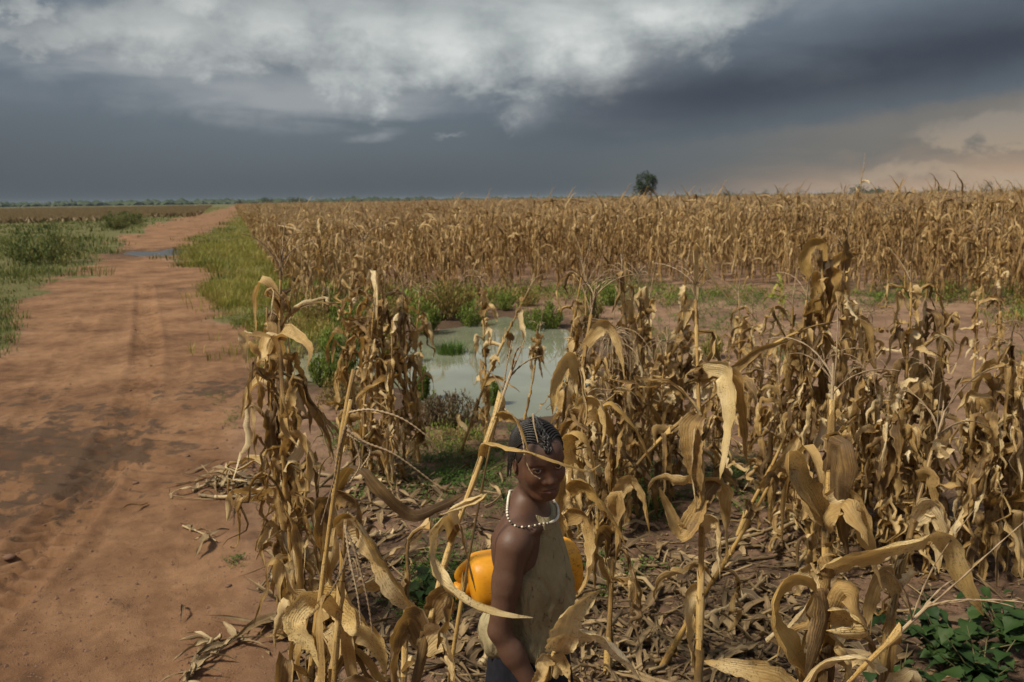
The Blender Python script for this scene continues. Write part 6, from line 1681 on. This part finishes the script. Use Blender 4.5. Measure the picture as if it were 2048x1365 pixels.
    for i in range(12):
        y0 = rng.uniform(-.17, .15); l = rng.uniform(.5, 1.0); P = [on(R(40 - 28 * q * l), y0 + .05 * math.sin(q * 5 + i), .005 + .003 * rng.random()) for q in np.linspace(0, 1, 6)]
        mb.add(**tube(np.array([HP(*q) for q in catmull(P, 18)]), .0026 * np.where(np.arange(18) % 2, 1.2, .8) * np.linspace(1, .6, 18), 5))
    for i in range(40):
        al0 = R(rng.uniform(30, 150)); be0 = rng.uniform(-1.1, 1.1); p = on(al0, be0, .002)
        o = p - hc; o /= np.linalg.norm(o); q = p + o * rng.uniform(.004, .012) + np.array((rng.uniform(-.01, .01), rng.uniform(-.01, .01), rng.uniform(-.008, .004)))
        mb.add(**tube(np.array([HP(*k) for k in catmull([p, (p + q) / 2 + o * .003, q], 5)]), .0006, 3, caps=False))
    link('braids', mb.mesh('braids', hairm), root)
    # khaki halter top
    g = Field3()
    torso(g, .0055)
    g.ellipsoid((.016, 0, .925), (.090, .104, .14), .06)
    g.ellipsoid((-.006, 0, .815), (.100, .122, .085), .05)
    g.ellipsoid((-.080, -.055, .835), (.046, .058, .062), .03)                  # cloth bunched at the back
    def keep(X, Y, Z):
        wv_ = np.interp(np.asarray(Z), [.93, 1.00, 1.05, 1.10, 1.14, 1.20], [.20, .122, .098, .080, .068, .054])
        return wv_ - np.abs(Y)
    g.custom(keep, (-.3, -.3, .90), (.3, .3, 1.4), k=.008)
    # open at the back and round the neck
    g.custom(lambda X, Y, Z: np.minimum(X - (-.035), 0 * Y + 1) * 1.0 + np.clip((.985 - Z) * 2, 0, 1), (-.3, -.3, .88), (.3, .3, 1.4), k=.01)
    nk0 = np.array((-.012, 0, 1.215))
    g.custom(lambda X, Y, Z: np.sqrt((X - .012) ** 2 + (Y * 1.05) ** 2 + ((Z - 1.235) * .80) ** 2) - .078, (-.2, -.2, 1.0), (.2, .2, 1.4), k=.008)
    g.custom(lambda X, Y, Z: (Z - (.785 + .012 * np.sin(np.arctan2(Y, X) * 3 + 1) + .10 * np.clip(X, -.1, .1))) + 0 * X, (-.3, -.3, .6), (.3, .3, .90), k=.006)
    V, Q = g.eval((-.17, -.19, .70), (.17, .19, 1.24), .0033)
    an = np.arctan2(V[:, 1], V[:, 0] - 0)
    amp = .0050 * sstep(V[:, 2], 1.08, .88) + .0010
    dsp = amp * .8 * (.7 * np.sin(an * 9 + V[:, 2] * 22 + 1.5 * np.sin(V[:, 2] * 17)) + .7 * np.sin(an * 5 - V[:, 2] * 38 + 2 * np.sin(an * 3)) + .35 * np.sin(an * 17 + V[:, 2] * 55 + 3 * np.sin(an * 2 + V[:, 2] * 20)) + .35 * np.sin(an * 26 - V[:, 2] * 30 + 2 * np.sin(an * 4 + V[:, 2] * 33)))
    out = np.stack([np.cos(an), np.sin(an), 0 * an], -1); V = V + out * dsp[:, None]
    mb = MB(); mb.add(V, Q); link('halter_top', mb.mesh('halter_top', cloth), root)
    # skirt
    th = np.linspace(0, 2 * PI, 72, endpoint=False); zs = np.linspace(.83, .36, 26); v = []
    for z in zs:
        t = (.83 - z) / .47
        for a in th:
            pl = .010 * (.2 + t) * math.sin(a * 11 + 1.2 * math.sin(z * 9)) + .006 * t * math.sin(a * 5 + 2)
            v.append(((.094 + .045 * t + pl) * math.cos(a) - .008, (.120 + .050 * t + pl) * math.sin(a), z + .008 * math.sin(a * 3)))
    mb = MB(); mb.add(v, gridq(26, 72, True)); sk = link('skirt', mb.mesh('skirt', navy), root)
    sk.modifiers.new('thickness', 'SOLIDIFY').thickness = .003
    # bead necklace, laid on skin and cloth
    ns = 104; cpts = []
    for i in range(ns):
        a = 2 * PI * i / ns; fx = math.cos(a)
        z = 1.206 - .058 * (fx * .5 + .5) ** 1.15
        d = np.array((math.cos(a), math.sin(a), -.05)); c0 = np.array((-.014 + .02 * fx, 0, z)); rr = np.linspace(.02, .14, 121)
        P = c0 + rr[:, None] * d; k = np.argmax(np.minimum(f.at(P), g.at(P)) > .0042)
        cpts.append(P[max(k, 1)])
    cpts = np.array(cpts)
    for _ in range(5): cpts = (np.roll(cpts, 1, 0) + 2 * cpts + np.roll(cpts, -1, 0)) / 4
    mw = MB(); md = MB(); u = []
    for t in np.linspace(0, PI, 6):
        for p in np.linspace(0, 2 * PI, 8, endpoint=False): u.append((math.sin(t) * math.cos(p), math.sin(t) * math.sin(p), math.cos(t)))
    u = np.array(u); qs = gridq(6, 8, True)[:, ::-1]
    for i, p in enumerate(cpts):
        dark = (78 <= i <= 93) and i % 2 == 0
        r = .0029 if 76 <= i <= 94 else .0037
        # rest the bead on the skin
        (md if dark else mw).add(u * r + p, qs)
    nk = link('necklace', mw.mesh('necklace', bead), root); link('dark_beads', md.mesh('dark_beads', beadd), nk)
    return root

# ------------------------------------------------------------------ orange can
CAN_C = W(1046, 1146, 2.29)
CAN_AX = np.array((math.cos(R(12)), math.sin(R(12)) * .9, .075)); CAN_AX /= np.linalg.norm(CAN_AX)
def build_can():
    mt, n = newmat('orange_plastic')
    ob = n.n('ShaderNodeTexCoord').outputs['Object']
    a = n.noise(ob, 14.0, 6, .65); b = n.noise(n.mapping(ob, (1, 2, 2)), 45.0, 6, .7, .6); e = n.noise(ob, 5.0, 3)
    c = n.ramp(a, [(.3, (.56, .225, .010)), (.7, (.76, .36, .018))])
    c = n.mix(n.m('MULTIPLY', n.m('MULTIPLY', n.step(b, .52, .64), n.step(e, .42, .56)), .75), c, (.15, .07, .022))
    c = n.mix(n.m('MULTIPLY', n.step(n.noise(ob, 70.0, 3), .62, .7), .35), c, (.36, .19, .06))
    finish(n, c, n.m('MULTIPLY_ADD', a, .3, .30), a, .15, .003, .4, extra={'Subsurface Weight': .1, 'Subsurface Scale': .02})
    root = empty('jerrycan', tuple(CAN_C), 'scuffed orange plastic jerrycan lying under the girl\'s arm', 'jerrycan')
    root.rotation_euler = Vector(CAN_AX).to_track_quat('X', 'Z').to_euler()
    def ring_body(prof, mat, name, par, nv=40, sq=2.6, mb=None):
        th = np.linspace(0, 2 * PI, nv, endpoint=False); mb = mb or MB(); v = []
        for (x, ry, rz, oz) in prof:
            for a in th:
                ca, sa = math.cos(a), math.sin(a); k = (abs(ca) ** sq + abs(sa) ** sq) ** (-1 / sq)
                v.append((x, ry * k * ca, oz + rz * k * sa))
        v = np.array(v); nn = len(prof); v = np.vstack([v, (prof[0][0], 0, prof[0][3]), (prof[-1][0], 0, prof[-1][3])]); i0, i1 = len(v) - 2, len(v) - 1
        t = [(i0, (j + 1) % nv, j) for j in range(nv)] + [(i1, (nn - 1) * nv + j, (nn - 1) * nv + (j + 1) % nv) for j in range(nv)]
        mb.add(v, gridq(nn, nv, True), t); return link(name, mb.mesh(name, mat), par)
    ry, rz = .072, .077
    prof = [(.170, .020, .022, 0), (.168, .040, .044, 0), (.162, .054, .059, 0), (.152, .063, .069, 0), (.138, ry, rz, 0), (.10, ry, rz, 0), (.094, ry * .975, rz * .975, 0), (.088, ry, rz, 0),
            (.02, ry * 1.005, rz * 1.005, 0), (-.06, ry, rz, 0), (-.066, ry * .975, rz * .975, 0), (-.072, ry, rz, 0), (-.118, ry, rz, 0), (-.136, ry * .96, rz * .96, .001), (-.148, ry * .86, rz * .86, .002), (-.156, ry * .66, rz * .66, .004), (-.160, ry * .40, rz * .40, .006)]
    ring_body(prof, mt, 'body', root)
    sp = ring_body([(-.152, .024, .024, -.020), (-.172, .021, .021, -.020), (-.176, .0225, .0225, -.020), (-.182, .0225, .0225, -.020), (-.184, .016, .016, -.020)], mt, 'spout', root, 24, 2)
    ring_body([(-.181, .0245, .0245, -.020), (-.1825, .0255, .0255, -.020), (-.198, .0250, .0250, -.020), (-.2005, .022, .022, -.020)], mt, 'cap', root, 24, 2)
    mb = MB(); P = catmull([(-.125, 0, .066), (-.150, 0, .060), (-.178, 0, .040), (-.186, 0, .022), (-.172, 0, .010), (-.155, 0, .012)], 20)
    mb.add(**tube(P, .0085, 10, (0, 1, 0), flat=1.4)); link('handle', mb.mesh('handle', mt), root)
build_girl()
build_can()

# ------------------------------------------------------------------ hazy air
def haze():
    mb = MB(); a, z0, z1 = 5600.0, -1.2, 14.0
    v = [(x * a, y * a, z) for z in (z0, z1) for (x, y) in ((-1, -1), (1, -1), (1, 1), (-1, 1))]
    mb.add(v, [(3, 2, 1, 0), (4, 5, 6, 7), (0, 1, 5, 4), (1, 2, 6, 5), (2, 3, 7, 6), (3, 0, 4, 7)])
    mt, n = newmat('hazy_air')
    pv = n.n('ShaderNodeVolumePrincipled'); pv.inputs['Color'].default_value = (.62, .76, .95, 1); pv.inputs['Density'].default_value = 0.00008
    out = n.n('ShaderNodeOutputMaterial'); n.t.links.new(pv.outputs[0], out.inputs['Volume'])
    tag(link('haze', mb.mesh('haze', mt, False)), 'thin hazy air over the plain', kind='stuff')
haze()
